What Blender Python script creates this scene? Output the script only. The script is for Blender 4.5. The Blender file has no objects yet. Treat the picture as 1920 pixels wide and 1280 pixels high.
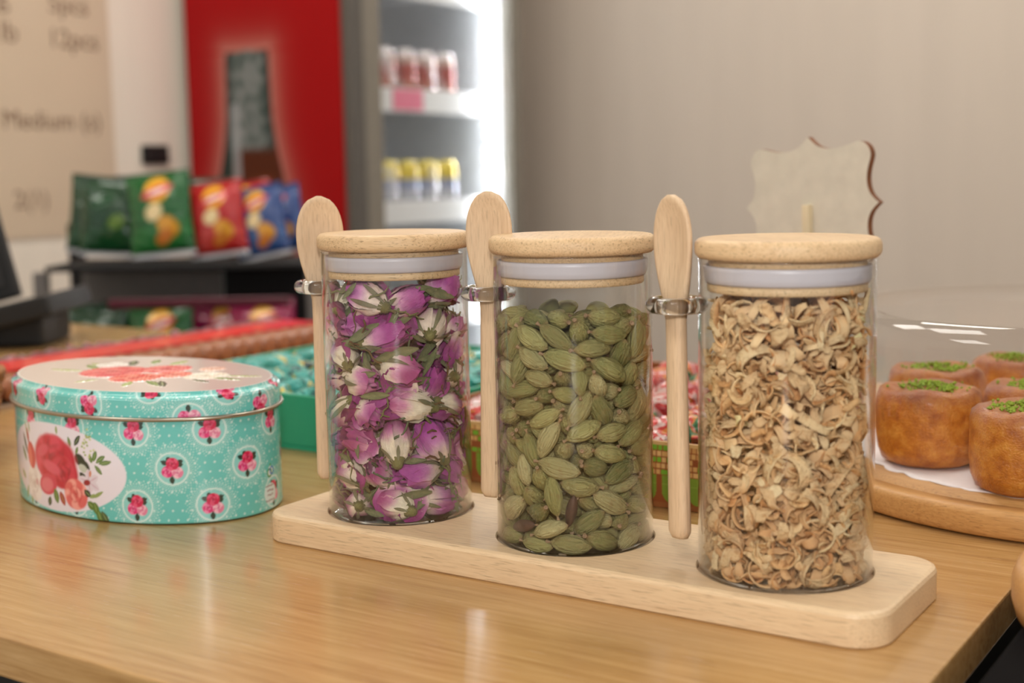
import bpy, bmesh, math, random
import numpy as np
from mathutils import Vector, Matrix, Euler
random.seed(11); RNG = np.random.RandomState(7); PI = math.pi
sc = bpy.context.scene
COL = sc.collection

def lin(c):
    c = c/255.0
    return c/12.92 if c <= .04045 else ((c+.055)/1.055)**2.4
def C(r, g, b): return (lin(r), lin(g), lin(b), 1.0)
def C3(r, g, b): return np.array([lin(r), lin(g), lin(b)])

# ------------------------------------------------------------------ camera
cam_d = bpy.data.cameras.new('camera'); cam = bpy.data.objects.new('camera', cam_d); COL.objects.link(cam)
cam_d.sensor_width = 22.3; cam_d.lens = 2479.8/1920*22.3; cam_d.clip_start = .02; cam_d.clip_end = 50
cam.matrix_world = Matrix(((0.83635, -0.055546, 0.545375, 0.429135), (0.547905, 0.117147, -0.828298, -0.541566),
                           (-0.01788, 0.99156, 0.12841, 0.191693), (0, 0, 0, 1)))
cam_d.dof.use_dof = True; cam_d.dof.focus_distance = .645; cam_d.dof.aperture_fstop = 4.2
sc.camera = cam
# ------------------------------------------------------------------ world, lamps, exposure
w = bpy.data.worlds.new('world'); sc.world = w; w.use_nodes = True
w.node_tree.nodes['Background'].inputs[0].default_value = (1.0, .965, .925, 1)
w.node_tree.nodes['Background'].inputs[1].default_value = .72
fl_d = bpy.data.lights.new('camera_flash', 'AREA'); fl_d.shape = 'DISK'; fl_d.size = .05; fl_d.energy = 2.1; fl_d.color = (1, .97, .95)
fl = bpy.data.objects.new('camera_flash', fl_d); COL.objects.link(fl)
fl.location = (.437, -.555, .30); fl.rotation_euler = (Vector((.10, .05, .06))-Vector(fl.location)).to_track_quat('-Z', 'Y').to_euler()
vs = sc.view_settings; vs.view_transform = 'Standard'; vs.look = 'None'; vs.gamma = 1; vs.use_curve_mapping = False; vs.exposure = 0.0
cy = sc.cycles; cy.max_bounces = 14; cy.transparent_max_bounces = 40; cy.transmission_bounces = 10; cy.glossy_bounces = 6; cy.diffuse_bounces = 4
cy.use_denoising = True; cy.sample_clamp_indirect = 6; cy.caustics_reflective = False; cy.caustics_refractive = False
CEILING_LIGHT_STRENGTH = 10.2

# ------------------------------------------------------------------ materials
class G:
    """tiny node-graph writer"""
    def __init__(s, name):
        s.m = bpy.data.materials.new(name); s.m.use_nodes = True; s.t = s.m.node_tree; s.t.nodes.clear()
        s.out = s.t.nodes.new('ShaderNodeOutputMaterial')
    def n(s, typ, ins=None, **kw):
        o = s.t.nodes.new('ShaderNode'+typ)
        for k, v in kw.items(): setattr(o, k, v)
        for k, v in (ins or {}).items(): s.put(o.inputs[k], v)
        return o
    def put(s, sock, v):
        if hasattr(v, 'is_output'): s.t.links.new(v, sock)
        elif hasattr(v, 'outputs'): s.t.links.new(v.outputs[0], sock)
        else: sock.default_value = v
    def tc(s, which='Object', scale=(1, 1, 1), rot=(0, 0, 0)):
        m = s.n('Mapping', {'Scale': scale, 'Rotation': rot}); s.put(m.inputs[0], s.n('TexCoord').outputs[which]); return m
    def noise(s, vec, scale, detail=3, rough=.5, dist=0): return s.n('TexNoise', {'Vector': vec, 'Scale': scale, 'Detail': detail, 'Roughness': rough, 'Distortion': dist}).outputs[0]
    def ramp(s, fac, stops, interp='LINEAR'):
        r = s.n('ValToRGB', {'Fac': fac}); r.color_ramp.interpolation = interp; e = r.color_ramp.elements
        while len(e) < len(stops): e.new(.5)
        for i, (p, c) in enumerate(stops): e[i].position = p; e[i].color = c
        return r.outputs[0]
    def mix(s, fac, a, b, mode='MIX'):
        m = s.n('Mix', data_type='RGBA', blend_type=mode); s.put(m.inputs[0], fac); s.put(m.inputs[6], a); s.put(m.inputs[7], b); return m.outputs[2]
    def math(s, op, a, b=0.0, clamp=False):
        m = s.n('Math', operation=op, use_clamp=clamp); s.put(m.inputs[0], a); s.put(m.inputs[1], b); return m.outputs[0]
    def bump(s, h, strength=.3, dist=.001): return s.n('Bump', {'Height': h, 'Strength': strength, 'Distance': dist}).outputs[0]
    def pr(s, color, rough=.5, **k):
        p = s.n('BsdfPrincipled', {'Base Color': color, 'Roughness': rough}); nm = k.pop('normal', None)
        for a, v in k.items(): s.put(p.inputs[a], v)
        if nm is not None: s.put(p.inputs['Normal'], nm)
        s.put(s.out.inputs[0], p); return s.m

def plain(name, col, rough=.5, var=.06, scale=60, **k):
    g = G(name); n = g.noise(g.tc(), scale, 3)
    c2 = tuple(min(1, x*(1+var)) for x in col[:3])+(1,); c1 = tuple(x*(1-var) for x in col[:3])+(1,)
    return g.pr(g.ramp(n, [(.3, c1), (.7, c2)]), rough, **k)

def vcol(name, rough=.35, **k):
    g = G(name); return g.pr(g.n('Attribute', attribute_name='Col').outputs['Color'], rough, **k)

def bamboo(name, grain=(1, 0, 0), light=(226, 190, 142), dark=(196, 152, 104), rough=.5, strip=.0, fleck=.5):
    """laminated bamboo: fine fibres along the grain axis, strips with slightly different tints, short dark flecks"""
    g = G(name); sx = [9.0 if a else 150.0 for a in grain]
    v = g.tc('Object', scale=sx); fib = g.noise(v, 6, 4, .6)
    v2 = g.tc('Object', scale=[60.0 if a else 900.0 for a in grain]); fl = g.noise(v2, 1.6, 2, .5)
    vs_ = g.tc('Object', scale=[(.0001 if a else 1.0) for a in grain]); st = g.noise(vs_, 55, 0)
    c = g.ramp(fib, [(.25, C(*dark)), (.5, C(*[(a+b)//2+4 for a, b in zip(light, dark)])), (.72, C(*light))])
    c = g.mix(g.ramp(st, [(.35, (0, 0, 0, 1)), (.65, (1, 1, 1, 1))]), c, g.mix(.5, c, C(*light)))
    fm = g.ramp(fl, [(.56, (0, 0, 0, 1)), (.70, (fleck, fleck, fleck, 1))])
    c = g.mix(fm, c, C(*[int(x*.78) for x in dark]))
    return g.pr(c, rough, normal=g.bump(fl, .08, .0004), **{'Specular IOR Level': .4})

def thin_glass(name, tint=(.985, .99, .985), edge=(.72, .72, .68), p=4.5, f0=.035, f1=.95):
    g = G(name); lw = g.n('LayerWeight', {'Blend': .5}).outputs['Facing']
    f = g.math('ADD', f0, g.math('MULTIPLY', f1, g.math('POWER', lw, p)), True)
    tc_ = g.mix(g.math('POWER', lw, 6.0), tuple(tint)+(1,), tuple(edge)+(1,))
    tr = g.n('BsdfTransparent', {'Color': tc_}); gl = g.n('BsdfGlossy', {'Roughness': .015, 'Color': (1, 1, 1, 1)})
    mx = g.n('MixShader'); g.put(mx.inputs[0], f); g.put(mx.inputs[1], tr); g.put(mx.inputs[2], gl); g.put(g.out.inputs[0], mx)
    return g.m

def emis(name, col, strength):
    g = G(name); e = g.n('Emission', {'Color': col, 'Strength': strength}); g.put(g.out.inputs[0], e); return g.m

# ------------------------------------------------------------------ mesh helpers
def link(o, parent=None):
    COL.objects.link(o)
    if parent is not None: o.parent = parent
    return o
def tag(o, label=None, cat=None, group=None, kind=None):
    if label: o['label'] = label
    if cat: o['category'] = cat
    if group: o['group'] = group
    if kind: o['kind'] = kind
    return o
def empty(name, loc=(0, 0, 0), rz=0.0):
    o = bpy.data.objects.new(name, None); o.location = loc; o.rotation_euler = (0, 0, rz); o.empty_display_size = .01
    COL.objects.link(o); return o
def me(name, v, f, mat=None, smooth=True, cols=None):
    m = bpy.data.meshes.new(name); m.from_pydata([tuple(map(float, p)) for p in v] if not isinstance(v, np.ndarray) else v.tolist(), [], f if not isinstance(f, np.ndarray) else f.tolist())
    if mat: m.materials.append(mat)
    if smooth: m.polygons.foreach_set('use_smooth', [True]*len(m.polygons))
    if cols is not None:
        a = m.color_attributes.new('Col', 'FLOAT_COLOR', 'POINT'); cc = np.ones((len(m.vertices), 4), np.float32); cc[:, :3] = cols
        a.data.foreach_set('color', cc.ravel())
    m.update(); return m
def ob(name, mesh, parent=None, loc=None, rot=None):
    o = bpy.data.objects.new(name, mesh)
    if loc is not None: o.location = loc
    if rot is not None: o.rotation_euler = rot
    return link(o, parent)
def frombm(name, bm, mat, parent=None, smooth=False, loc=None, rot=None):
    bmesh.ops.recalc_face_normals(bm, faces=bm.faces[:])
    m = bpy.data.meshes.new(name); bm.to_mesh(m); bm.free(); m.materials.append(mat)
    if smooth:
        for p in m.polygons: p.use_smooth = True
    return ob(name, m, parent, loc, rot)
def box_bm(x0, x1, y0, y1, z0, z1, bev=0.0, seg=2, bm=None):
    b = bmesh.new()
    bmesh.ops.create_cube(b, size=1.0)
    for v in b.verts: v.co = Vector((x0+(v.co.x+.5)*(x1-x0), y0+(v.co.y+.5)*(y1-y0), z0+(v.co.z+.5)*(z1-z0)))
    if bev: bmesh.ops.bevel(b, geom=b.edges[:], offset=bev, segments=seg, affect='EDGES', profile=.6)
    if bm is None: return b
    tmp = bpy.data.meshes.new('t'); b.to_mesh(tmp); b.free(); bm.from_mesh(tmp); bpy.data.meshes.remove(tmp); return bm
def box(name, x0, x1, y0, y1, z0, z1, mat, parent=None, bev=0.0, seg=2, smooth=False):
    return frombm(name, box_bm(x0, x1, y0, y1, z0, z1, bev, seg), mat, parent, smooth)
def lathe(prof, n=64, closed=False, sx=1, sy=1):
    """prof: (r,z) list -> verts, faces; closes on the axis when r==0"""
    v, f, rings = [], [], []
    for r, z in prof:
        if r <= 1e-9: rings.append([len(v)]); v.append((0, 0, z))
        else:
            rings.append(list(range(len(v), len(v)+n)))
            v += [(r*sx*math.cos(2*PI*i/n), r*sy*math.sin(2*PI*i/n), z) for i in range(n)]
    rr = rings+[rings[0]] if closed else rings
    for a, b in zip(rr[:-1], rr[1:]):
        for i in range(n):
            j = (i+1) % n
            if len(a) == 1 and len(b) == 1: continue
            if len(a) == 1: f.append((a[0], b[j], b[i]))
            elif len(b) == 1: f.append((a[i], a[j], b[0]))
            else: f.append((a[i], a[j], b[j], b[i]))
    return v, f
def tube(path, rad, n=8, closed=False, caps=True, flat=1.0):
    """sweep a circle along path (list of Vector); rad number or list"""
    P = [Vector(p) for p in path]; N = len(P); v, f = [], []
    up = Vector((0, 0, 1))
    for i, p in enumerate(P):
        t = (P[(i+1) % N]-P[i-1]) if (closed or 0 < i < N-1) else (P[1]-P[0] if i == 0 else P[-1]-P[-2])
        t.normalize(); a = t.cross(up)
        if a.length < 1e-3: a = t.cross(Vector((1, 0, 0)))
        a.normalize(); b = a.cross(t); r = rad[i] if isinstance(rad, (list, tuple)) else rad
        v += [tuple(p+a*(r*math.cos(2*PI*k/n))+b*(r*flat*math.sin(2*PI*k/n))) for k in range(n)]
    for i in range(N if closed else N-1):
        for k in range(n):
            a0, b0 = i*n, ((i+1) % N)*n; f.append((a0+k, a0+(k+1) % n, b0+(k+1) % n, b0+k))
    if caps and not closed: f.append(tuple(range(n))[::-1]); f.append(tuple(range((N-1)*n, N*n)))
    return v, f
def join(parts):
    V, F, K, o = [], [], [], 0
    for p in parts:
        v, f = p[0], p[1]; V += [tuple(x) for x in v]; F += [tuple(i+o for i in q) for q in f]; o += len(v)
        if len(p) > 2: K += [tuple(c) for c in p[2]]
    return (V, F, np.array(K)) if K else (V, F)
def grid_faces(nu, nv, wrap=False):
    f = []
    for i in range(nu if wrap else nu-1):
        for j in range(nv-1):
            a = i*nv+j; b = ((i+1) % nu)*nv+j; f.append((a, b, b+1, a+1))
    return f
def dup(o, loc=None, rot=None, scale=None):
    c = o.copy(); COL.objects.link(c)
    if loc is not None: c.location = loc
    if rot is not None: c.rotation_euler = rot
    if scale is not None: c.scale = scale
    for ch in o.children:
        k = ch.copy(); COL.objects.link(k); k.parent = c
        for g2 in ch.children:
            q = g2.copy(); COL.objects.link(q); q.parent = k
    return c
def text_mesh(s, size, mat, name, parent, loc, rot, align='LEFT', ext=.0006):
    cu = bpy.data.curves.new('t', 'FONT'); cu.body = s; cu.size = size; cu.extrude = ext; cu.align_x = align
    o = bpy.data.objects.new('t', cu); COL.objects.link(o); dg = bpy.context.evaluated_depsgraph_get()
    m = bpy.data.meshes.new_from_object(o.evaluated_get(dg)); bpy.data.objects.remove(o); m.materials.clear(); m.materials.append(mat); m.name = name
    return ob(name, m, parent, loc, rot)

# ---------------------------------------------------------------- paint helpers (flat print on dense grids, colours only)
class Paint:
    def __init__(s, x, y, base): s.x, s.y = x, y; s.c = np.tile(np.array(base, np.float64), (len(x), 1))
    def lay(s, m, col): s.c += (np.array(col)-s.c)*m[:, None]
    def sel(s, cx, cy, r):
        k = np.nonzero((np.abs(s.x-cx) < r) & (np.abs(s.y-cy) < r))[0]; return k
    def ell(s, cx, cy, rx, ry, col, rot=0, soft=.4, lens=False, a=1.0):
        k = s.sel(cx, cy, max(rx, ry)*1.5+soft*2)
        if not len(k): return
        dx, dy = s.x[k]-cx, s.y[k]-cy; cr, sr = math.cos(rot), math.sin(rot)
        u, v = (dx*cr+dy*sr)/rx, (-dx*sr+dy*cr)/ry
        d = (np.abs(v)/(np.clip(1-u*u, 1e-3, 1)**.85)-1)*min(rx, ry)*.7 if lens else (np.sqrt(u*u+v*v)-1)*min(rx, ry)
        if lens: d = np.where(np.abs(u) > 1, 9, d)
        m = np.clip(.5-d/soft, 0, 1)*a; s.c[k] += (np.array(col)-s.c[k])*m[:, None]
    def leaf(s, x, y, l, wd, ang, col, vein=None):
        s.ell(x+math.cos(ang)*l/2, y+math.sin(ang)*l/2, l/2, wd/2, col, ang, .3, True)
        if vein is not None: s.ell(x+math.cos(ang)*l/2, y+math.sin(ang)*l/2, l/2.4, wd/14+.08, vein, ang, .25, True, .6)
    def ring(s, cx, cy, r, wd, col, a=1.0):
        k = s.sel(cx, cy, r+wd*2); d = np.abs(np.hypot(s.x[k]-cx, s.y[k]-cy)-r)
        m = np.clip((wd-d)/.25+.5, 0, 1)*a; s.c[k] += (np.array(col)-s.c[k])*m[:, None]
    def dots(s, cx, cy, R, n, r, col, ph=0, a=1.0):
        for i in range(n):
            t = 2*PI*i/n+ph; s.ell(cx+R*math.cos(t), cy+R*math.sin(t), r, r, col, 0, .35, a=a)
    def rose(s, cx, cy, r, dark, mid, light, petals=9, seed=0, sq=1.0):
        q = random.Random(seed); s.ell(cx, cy, r, r*sq, mid, 0, r*.12)
        for k in range(petals):                    # outer petals overlap like scales
            t = 2*PI*k/petals+q.uniform(-.2, .2); rr = r*q.uniform(.55, .72)
            s.ell(cx+rr*math.cos(t), cy+rr*math.sin(t)*sq, r*.46, r*.36*sq, light if k % 2 else mid, t+PI/2, r*.12)
            s.ell(cx+rr*.62*math.cos(t+.3), cy+rr*.62*math.sin(t+.3)*sq, r*.34, r*.10*sq, dark, t+PI/2+.3, r*.10, a=.75)
        for k in range(5):
            t = 2*PI*k/5+seed; s.ell(cx+r*.28*math.cos(t), cy+r*.28*math.sin(t)*sq, r*.27, r*.2*sq, mid if k % 2 else light, t+PI/2, r*.1, a=.9)
            s.ell(cx+r*.2*math.cos(t+.5), cy+r*.2*math.sin(t+.5)*sq, r*.2, r*.06*sq, dark, t+PI/2, r*.08, a=.8)
        s.ell(cx, cy, r*.14, r*.12*sq, dark, 0, r*.1, a=.8)

# ================================================================== SETTING
def wall_mat(name, col, streak=.02):
    g = G(name); n = g.noise(g.tc('Object', scale=(6, 6, .4)), 3, 3); n2 = g.noise(g.tc(), 220, 2)
    a = tuple(x*(1-streak) for x in col[:3])+(1,); b = tuple(min(1, x*(1+streak)) for x in col[:3])+(1,)
    return g.pr(g.ramp(n, [(.35, a), (.65, b)]), .6, normal=g.bump(n2, .05, .0005))
M_wallR = wall_mat('greige_wall', C(206, 192, 177)); M_wallL = wall_mat('white_wall', C(238, 228, 212))
M_ceil = wall_mat('ceiling_paint', C(232, 226, 216)); M_floor = plain('floor_tile', C(120, 108, 96), .4, .1, 8)
def structure(o): o['kind'] = 'structure'; return o
structure(box('floor', -2.3, 3.2, -3.0, 3.0, -1.0, -.95, M_floor))
structure(box('ceiling', -2.3, 3.2, -3.0, 3.0, 1.80, 1.85, M_ceil))
structure(box('wall_back', -2.3, 3.2, 2.75, 2.85, -.95, 1.80, M_wallR))
structure(box('wall_left', -2.3, -2.06, -3.0, 2.75, -.95, 1.80, M_wallL))
structure(box('baseboard_back', -2.06, 3.2, 2.735, 2.75, -.95, -.87, plain('baseboard_white', C(205, 198, 188), .5)))
# ceiling lamps (square panels with a frame and a lit diffuser)
M_lamp = emis('lamp_diffuser', (1, .955, .885, 1), CEILING_LIGHT_STRENGTH); M_lampframe = plain('lamp_frame_white', C(230, 228, 222), .4)
for i, (x, y, lb) in enumerate([(-.75, .55, 'square ceiling light panel above the snack counter'), (.75, .75, 'square ceiling light panel above the cake board'),
                                (.35, -1.3, 'square ceiling light panel behind the camera'), (-1.15, -.9, 'square ceiling light panel by the menu wall'),
                                (.45, 1.95, 'added square ceiling light panel brightening the greige back wall'), (-1.35, 1.0, 'added square ceiling light panel brightening the background above the crisp rack'), (-.65, 1.95, 'added square ceiling light panel brightening the fridge and the wall beside it')]):  # last three panels are unseen, added to brighten the background walls and fridge
    e = empty('ceiling_light', (x, y, 1.80)); tag(e, lb, 'ceiling light', 'ceiling light panels')
    m = bmesh.new()
    for a in ((-.32, .32, -.32, -.29), (-.32, .32, .29, .32), (-.32, -.29, -.29, .29), (.29, .32, -.29, .29)): box_bm(*a, -.025, -.001, bm=m)
    frombm('frame', m, M_lampframe, e); box('diffuser', -.289, .289, -.289, .289, -.02, -.008, M_lamp, e)

# ------------------------------------------------------------------ table
def table_mat():
    g = G('oak_laminate'); v = g.tc('Object', scale=(2.2, 42, 42)); f1 = g.noise(v, 7, 5, .6, .3)
    v2 = g.tc('Object', scale=(10, 420, 420)); f2 = g.noise(v2, 3, 3, .6); big = g.noise(g.tc('Object', scale=(1, 5, 5)), 6, 2)
    c = g.ramp(f1, [(.28, C(154, 114, 66)), (.48, C(176, 136, 84)), (.70, C(192, 154, 102))])
    c = g.mix(g.ramp(f2, [(.54, (0, 0, 0, 1)), (.75, (.55, .55, .55, 1))]), c, C(136, 96, 54))
    c = g.mix(g.ramp(big, [(.4, (0, 0, 0, 1)), (.7, (.35, .35, .35, 1))]), c, C(194, 154, 98))
    # small dark knots in the print
    vo = g.n('TexVoronoi', {'Vector': g.tc('Object', scale=(5, 9, 9)), 'Scale': 2.2, 'Randomness': 1.0}, feature='F1')
    kn = g.ramp(vo.outputs['Distance'], [(.012, (.8, .8, .8, 1)), (.035, (0, 0, 0, 1))]); c = g.mix(kn, c, C(84, 64, 52))
    return g.pr(c, g.ramp(f2, [(.3, (.20,)*3+(1,)), (.8, (.30,)*3+(1,))]), normal=g.bump(f2, .05, .0003), **{'Specular IOR Level': .45, 'Coat Weight': .35, 'Coat Roughness': .14})
M_table = table_mat(); M_black = plain('matt_black', C(16, 15, 16), .6); M_void = plain('black_laminate', C(8, 7, 8), .85, .05, 60, **{'Specular IOR Level': .1})
tb = empty('counter_table', (0, 0, -.95)); tag(tb, 'oak laminate counter table with a black base, carrying everything', 'table')
frombm('table_top', box_bm(-1.25, .298, -.2115, .598, .932, .95, .0012, 2), M_table, tb)
frombm('base_panel', box_bm(-1.21, .262, -.170, .56, 0, .931), M_black, tb)
sd = empty('side_counter', (0, 0, -.95)); tag(sd, 'matt black side counter to the right of the oak table', 'counter')
frombm('counter_top', box_bm(.312, 1.0, -.06, .66, .925, .9485, .002), M_void, sd)
frombm('base_panel', box_bm(.33, .98, -.04, .64, 0, .924), M_void, sd)

# ------------------------------------------------------------------ bamboo tray with three round recesses
JX = [0.0, .1076, .2153]; TZ = .0149; RZ = .0118; RR = .03845
M_bam_x = bamboo('bamboo_tray', (1, 0, 0), (222, 196, 158), (198, 166, 128), .45)
M_bam_lid = bamboo('bamboo_lid', (1, 0, 0), (220, 190, 148), (192, 156, 114), .5, fleck=.8)
M_bam_sp = bamboo('bamboo_spoon', (0, 0, 1), (220, 192, 156), (192, 158, 124), .55, fleck=.3)
M_bam_bd = bamboo('bamboo_board', (1, 0, 0), (206, 158, 98), (176, 124, 68), .45)
def rrect(x0, x1, y0, y1, r, n=10):
    p = []
    for cx, cy, a0 in ((x1-r, y1-r, 0), (x0+r, y1-r, PI/2), (x0+r, y0+r, PI), (x1-r, y0+r, 1.5*PI)):
        p += [(cx+r*math.cos(a0+i/n*PI/2), cy+r*math.sin(a0+i/n*PI/2)) for i in range(n+1)]
    return p
def tray():
    bm = bmesh.new(); x0, x1, y0, y1 = -.0592, .2735, -.0463, .0463; loops = []
    for ins, z in ((.0008, .0), (0, .0008), (0, TZ-.0022), (.0007, TZ-.0007), (.0022, TZ)):
        loops.append([bm.verts.new((x, y, z)) for x, y in rrect(x0+ins, x1-ins, y0+ins, y1-ins, .0165-ins)])
    for a, b in zip(loops[:-1], loops[1:]):
        for i in range(len(a)): bm.faces.new((a[i], a[(i+1) % len(a)], b[(i+1) % len(a)], b[i]))
    bm.faces.new(loops[0][::-1]); edges = []
    top = loops[-1]; edges += [bm.edges.get((top[i], top[(i+1) % len(top)])) for i in range(len(top))]
    for jx in JX:
        n = 64; cs = []
        for r, z in ((RR+.0006, TZ), (RR, TZ-.0006), (RR, RZ)):
            cs.append([bm.verts.new((jx+r*math.cos(2*PI*i/n), r*math.sin(2*PI*i/n), z)) for i in range(n)])
        for a, b in zip(cs[:-1], cs[1:]):
            for i in range(n): bm.faces.new((a[i], a[(i+1) % n], b[(i+1) % n], b[i]))
        bm.faces.new(cs[2]); edges += [bm.edges.new((cs[0][i], cs[0][(i+1) % n])) if bm.edges.get((cs[0][i], cs[0][(i+1) % n])) is None else bm.edges.get((cs[0][i], cs[0][(i+1) % n])) for i in range(n)]
    bmesh.ops.triangle_fill(bm, edges=edges, use_beauty=True)
    o = frombm('jar_tray', bm, M_bam_x)
    tag(o, 'long bamboo tray with rounded corners holding the three spice jars', 'tray')
tray()

# ------------------------------------------------------------------ glass jars
M_glass = thin_glass('jar_glass'); M_seal = plain('silicone_seal', C(196, 190, 196), .35, .02)
g_ = G('solid_glass'); M_solid = g_.pr((.97, .98, .97, 1), .02, **{'Transmission Weight': 1.0, 'IOR': 1.45})
cam_xy = Vector((.4291, -.5416)); RO, RI = .038, .0373
RING_ANG = [math.radians(58), math.radians(62), math.radians(90)]; RINGZ = .1315; ring_c = []
jar_prof = [(0, .0005), (.033, .0003), (.0365, .0012), (RO, .0040), (RO, .1390), (RO+.0003, .1398), (RO+.0001, .1405), (.0377, .1408), (RI+.0001, .1405), (RI, .1395), (RI, .0040), (.0355, .0024), (.030, .0020), (0, .0020)]
JAR_LB = ['glass jar filled with purple dried rosebuds, closed by a bamboo lid', 'glass jar filled with green cardamom pods, closed by a bamboo lid', 'glass jar filled with curled tan orange peel shavings, closed by a bamboo lid']
jar_me = me('glass_body', *lathe(jar_prof, 96), M_glass)
def lid_mesh():
    R = .0397; pr = [(0, .1518-RZ+.0001)]
    z0, z1 = .1522-RZ, .1609-RZ; h = (z1-z0)
    q = .0033; pr = [(0, z0), (R-q, z0)] + [(R-q+q*math.sin(a), z0+q-q*math.cos(a)) for a in np.linspace(.3, PI/2, 5)] + [(R-q+q*math.sin(a), z1-q+q*math.cos(a)) for a in np.linspace(PI/2, .12, 6)] + [(R-q-.001, z1+.00005), (0, z1+.0001)]
    return me('lid', *lathe(pr, 96), M_bam_lid)
lid_me = lid_mesh()
seal_me = me('silicone_seal', *lathe([(.0338, .1420-RZ), (.0346, .1417-RZ), (.0352, .1426-RZ), (.0358, .1448-RZ), (.0357, .1462-RZ), (.0360, .1474-RZ), (.0360, .1490-RZ), (.0355, .1494-RZ), (.0338, .1494-RZ)], 80), M_seal)
plug_me = me('plug', *lathe([(0, .1390-RZ), (.0336, .1380-RZ), (.0341, .1386-RZ), (.0341, .1416-RZ), (.0337, .1418-RZ), (.0337, .1521-RZ), (0, .1521-RZ)], 80), M_bam_lid)
ring_v, ring_f = [], []
_R, _r = .0103, .0036
for i in range(40):
    for k in range(16):
        a, b = 2*PI*i/40, 2*PI*k/16; ring_v.append(((_R+_r*math.cos(b))*math.cos(a), (_R+_r*math.cos(b))*math.sin(a), _r*math.sin(b)))
        ring_f.append((i*16+k, ((i+1) % 40)*16+k, ((i+1) % 40)*16+(k+1) % 16, i*16+(k+1) % 16))
ring_me = me('spoon_ring', ring_v, ring_f, M_solid)
for i, jx in enumerate(JX):
    j = empty('spice_jar', (jx, 0, RZ+.0002)); tag(j, JAR_LB[i], 'jar', 'three spice jars')
    ob('glass_body', jar_me, j)
    l = ob('lid', lid_me, j, rot=(0, 0, [.5, 1.9, -.5][i])); l['label'] = 'round bamboo lid'
    ob('silicone_seal', seal_me, l); ob('plug', plug_me, l)
    v = Vector((jx, 0))-cam_xy; v.normalize(); lf = Vector((-v.y, v.x)); d = lf*math.sin(RING_ANG[i])+v*math.cos(RING_ANG[i])
    rc = d*(RO+.0092); ring_c.append((jx+rc.x, rc.y, v)); ob('spoon_ring', ring_me, j, loc=(rc.x, rc.y, RINGZ-RZ))['label'] = 'clear glass loop that holds the spoon'

# ------------------------------------------------------------------ bamboo spoons standing in the glass loops
def spoon_mesh():
    L = .1535; zs = np.concatenate([np.linspace(0, .004, 4), np.linspace(.008, .098, 10), np.linspace(.101, .1535-.0001, 26)])
    v, f, n = [], [], 20
    for z in zs:
        if z < .096:
            wd = .0052+.0008*(1-min(z/.09, 1)) if z > .003 else .0042+.0018*z/.003; th = .0035 if z > .003 else .0026+.0009*z/.003; cav = 0; off = 0
        else:
            t = max(0, (z-.096)/(L-.096)); wd = .0047 if t < .02 else 0
            # narrow neck widening to a long oval bowl
            up = max(0., min(1., t/.62)); up = (up*up*(3-2*up))**.75; wd = .0052+(.0126-.0052)*up
            if t > .62: q = (t-.62)/.38; wd = .0126*math.sqrt(max(1e-4, 1-q**2.3))
            th = .0035-.0011*up; cav = .0035*up*(1 if t < .7 else max(0, 1-((t-.7)/.3)**2)); off = 0.0015*up
            if t > .97: th *= .7
        for k in range(n):
            a = 2*PI*k/n; cx, sx = math.cos(a), math.sin(a)
            x = wd*math.copysign(abs(cx)**.7, cx); y = th*math.copysign(abs(sx)**.8, sx)
            y += cav*(1-(x/max(wd, 1e-5))**2)-off; v.append((x, y, z))
    for i in range(len(zs)-1):
        for k in range(n): f.append((i*n+k, i*n+(k+1) % n, (i+1)*n+(k+1) % n, (i+1)*n+k))
    f.append(tuple(range(n))[::-1]); f.append(tuple(range((len(zs)-1)*n, len(zs)*n)))
    return me('bamboo_spoon', v, f, M_bam_sp)
sp_me = spoon_mesh()
SP_LB = ['bamboo spoon hanging on the rosebud jar', 'bamboo spoon hanging on the cardamom jar', 'bamboo spoon hanging on the orange peel jar, seen nearly edge-on']
for i, (x, y, v) in enumerate(ring_c):
    face = math.atan2(-v.x, v.y)       # local -y looks at the camera
    o = ob('bamboo_spoon', sp_me, loc=(x+[.0010, .0, .0012][i], y, [.0265, .0285, .0265][i]), rot=(0, [0, .012, -.025][i], face+math.radians([8, -22, -46][i]))); tag(o, SP_LB[i], 'spoon', 'spoons of the spice jars')

# ================================================================== JAR CONTENTS
FLOOR_IN = RZ+.0026
def to_cam(jx): v = cam_xy-Vector((jx, 0)); return math.atan2(v.y, v.x)
def angdiff(a, b): return abs((a-b+PI) % (2*PI)-PI)

# ---- dried rosebuds: petals (thing), sepals and stem (parts)
def dried_mat(name, rough=.65, hs=.05):
    g = G(name); c = g.n('Attribute', attribute_name='Col').outputs['Color']; oi = g.n('ObjectInfo').outputs['Random']
    n = g.noise(g.tc('Object'), 6, 4, .6); n2 = g.noise(g.tc('Object', scale=(1, 1, .3)), 22, 4, .65)
    val = g.math('ADD', .72, g.math('MULTIPLY', n, .56)); h = g.n('HueSaturation', {'Hue': g.math('ADD', .5-hs/2, g.math('MULTIPLY', oi, hs)), 'Saturation': 1.02, 'Value': val, 'Color': c})
    return g.pr(h.outputs[0], rough, normal=g.bump(n2, .6, .0012), **{'Specular IOR Level': .25, 'Sheen Weight': .1})
M_petal = dried_mat('dried_petal'); M_sepal = dried_mat('dried_sepal', .75, .03)
CREAM, PINK, PURP, DEEP = C3(238, 220, 200), C3(216, 152, 188), C3(170, 80, 142), C3(126, 42, 96)
def bud_profile(v): return (math.sin(PI*min(1, .06+.80*v))**.75)*(1-.28*v)
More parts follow.
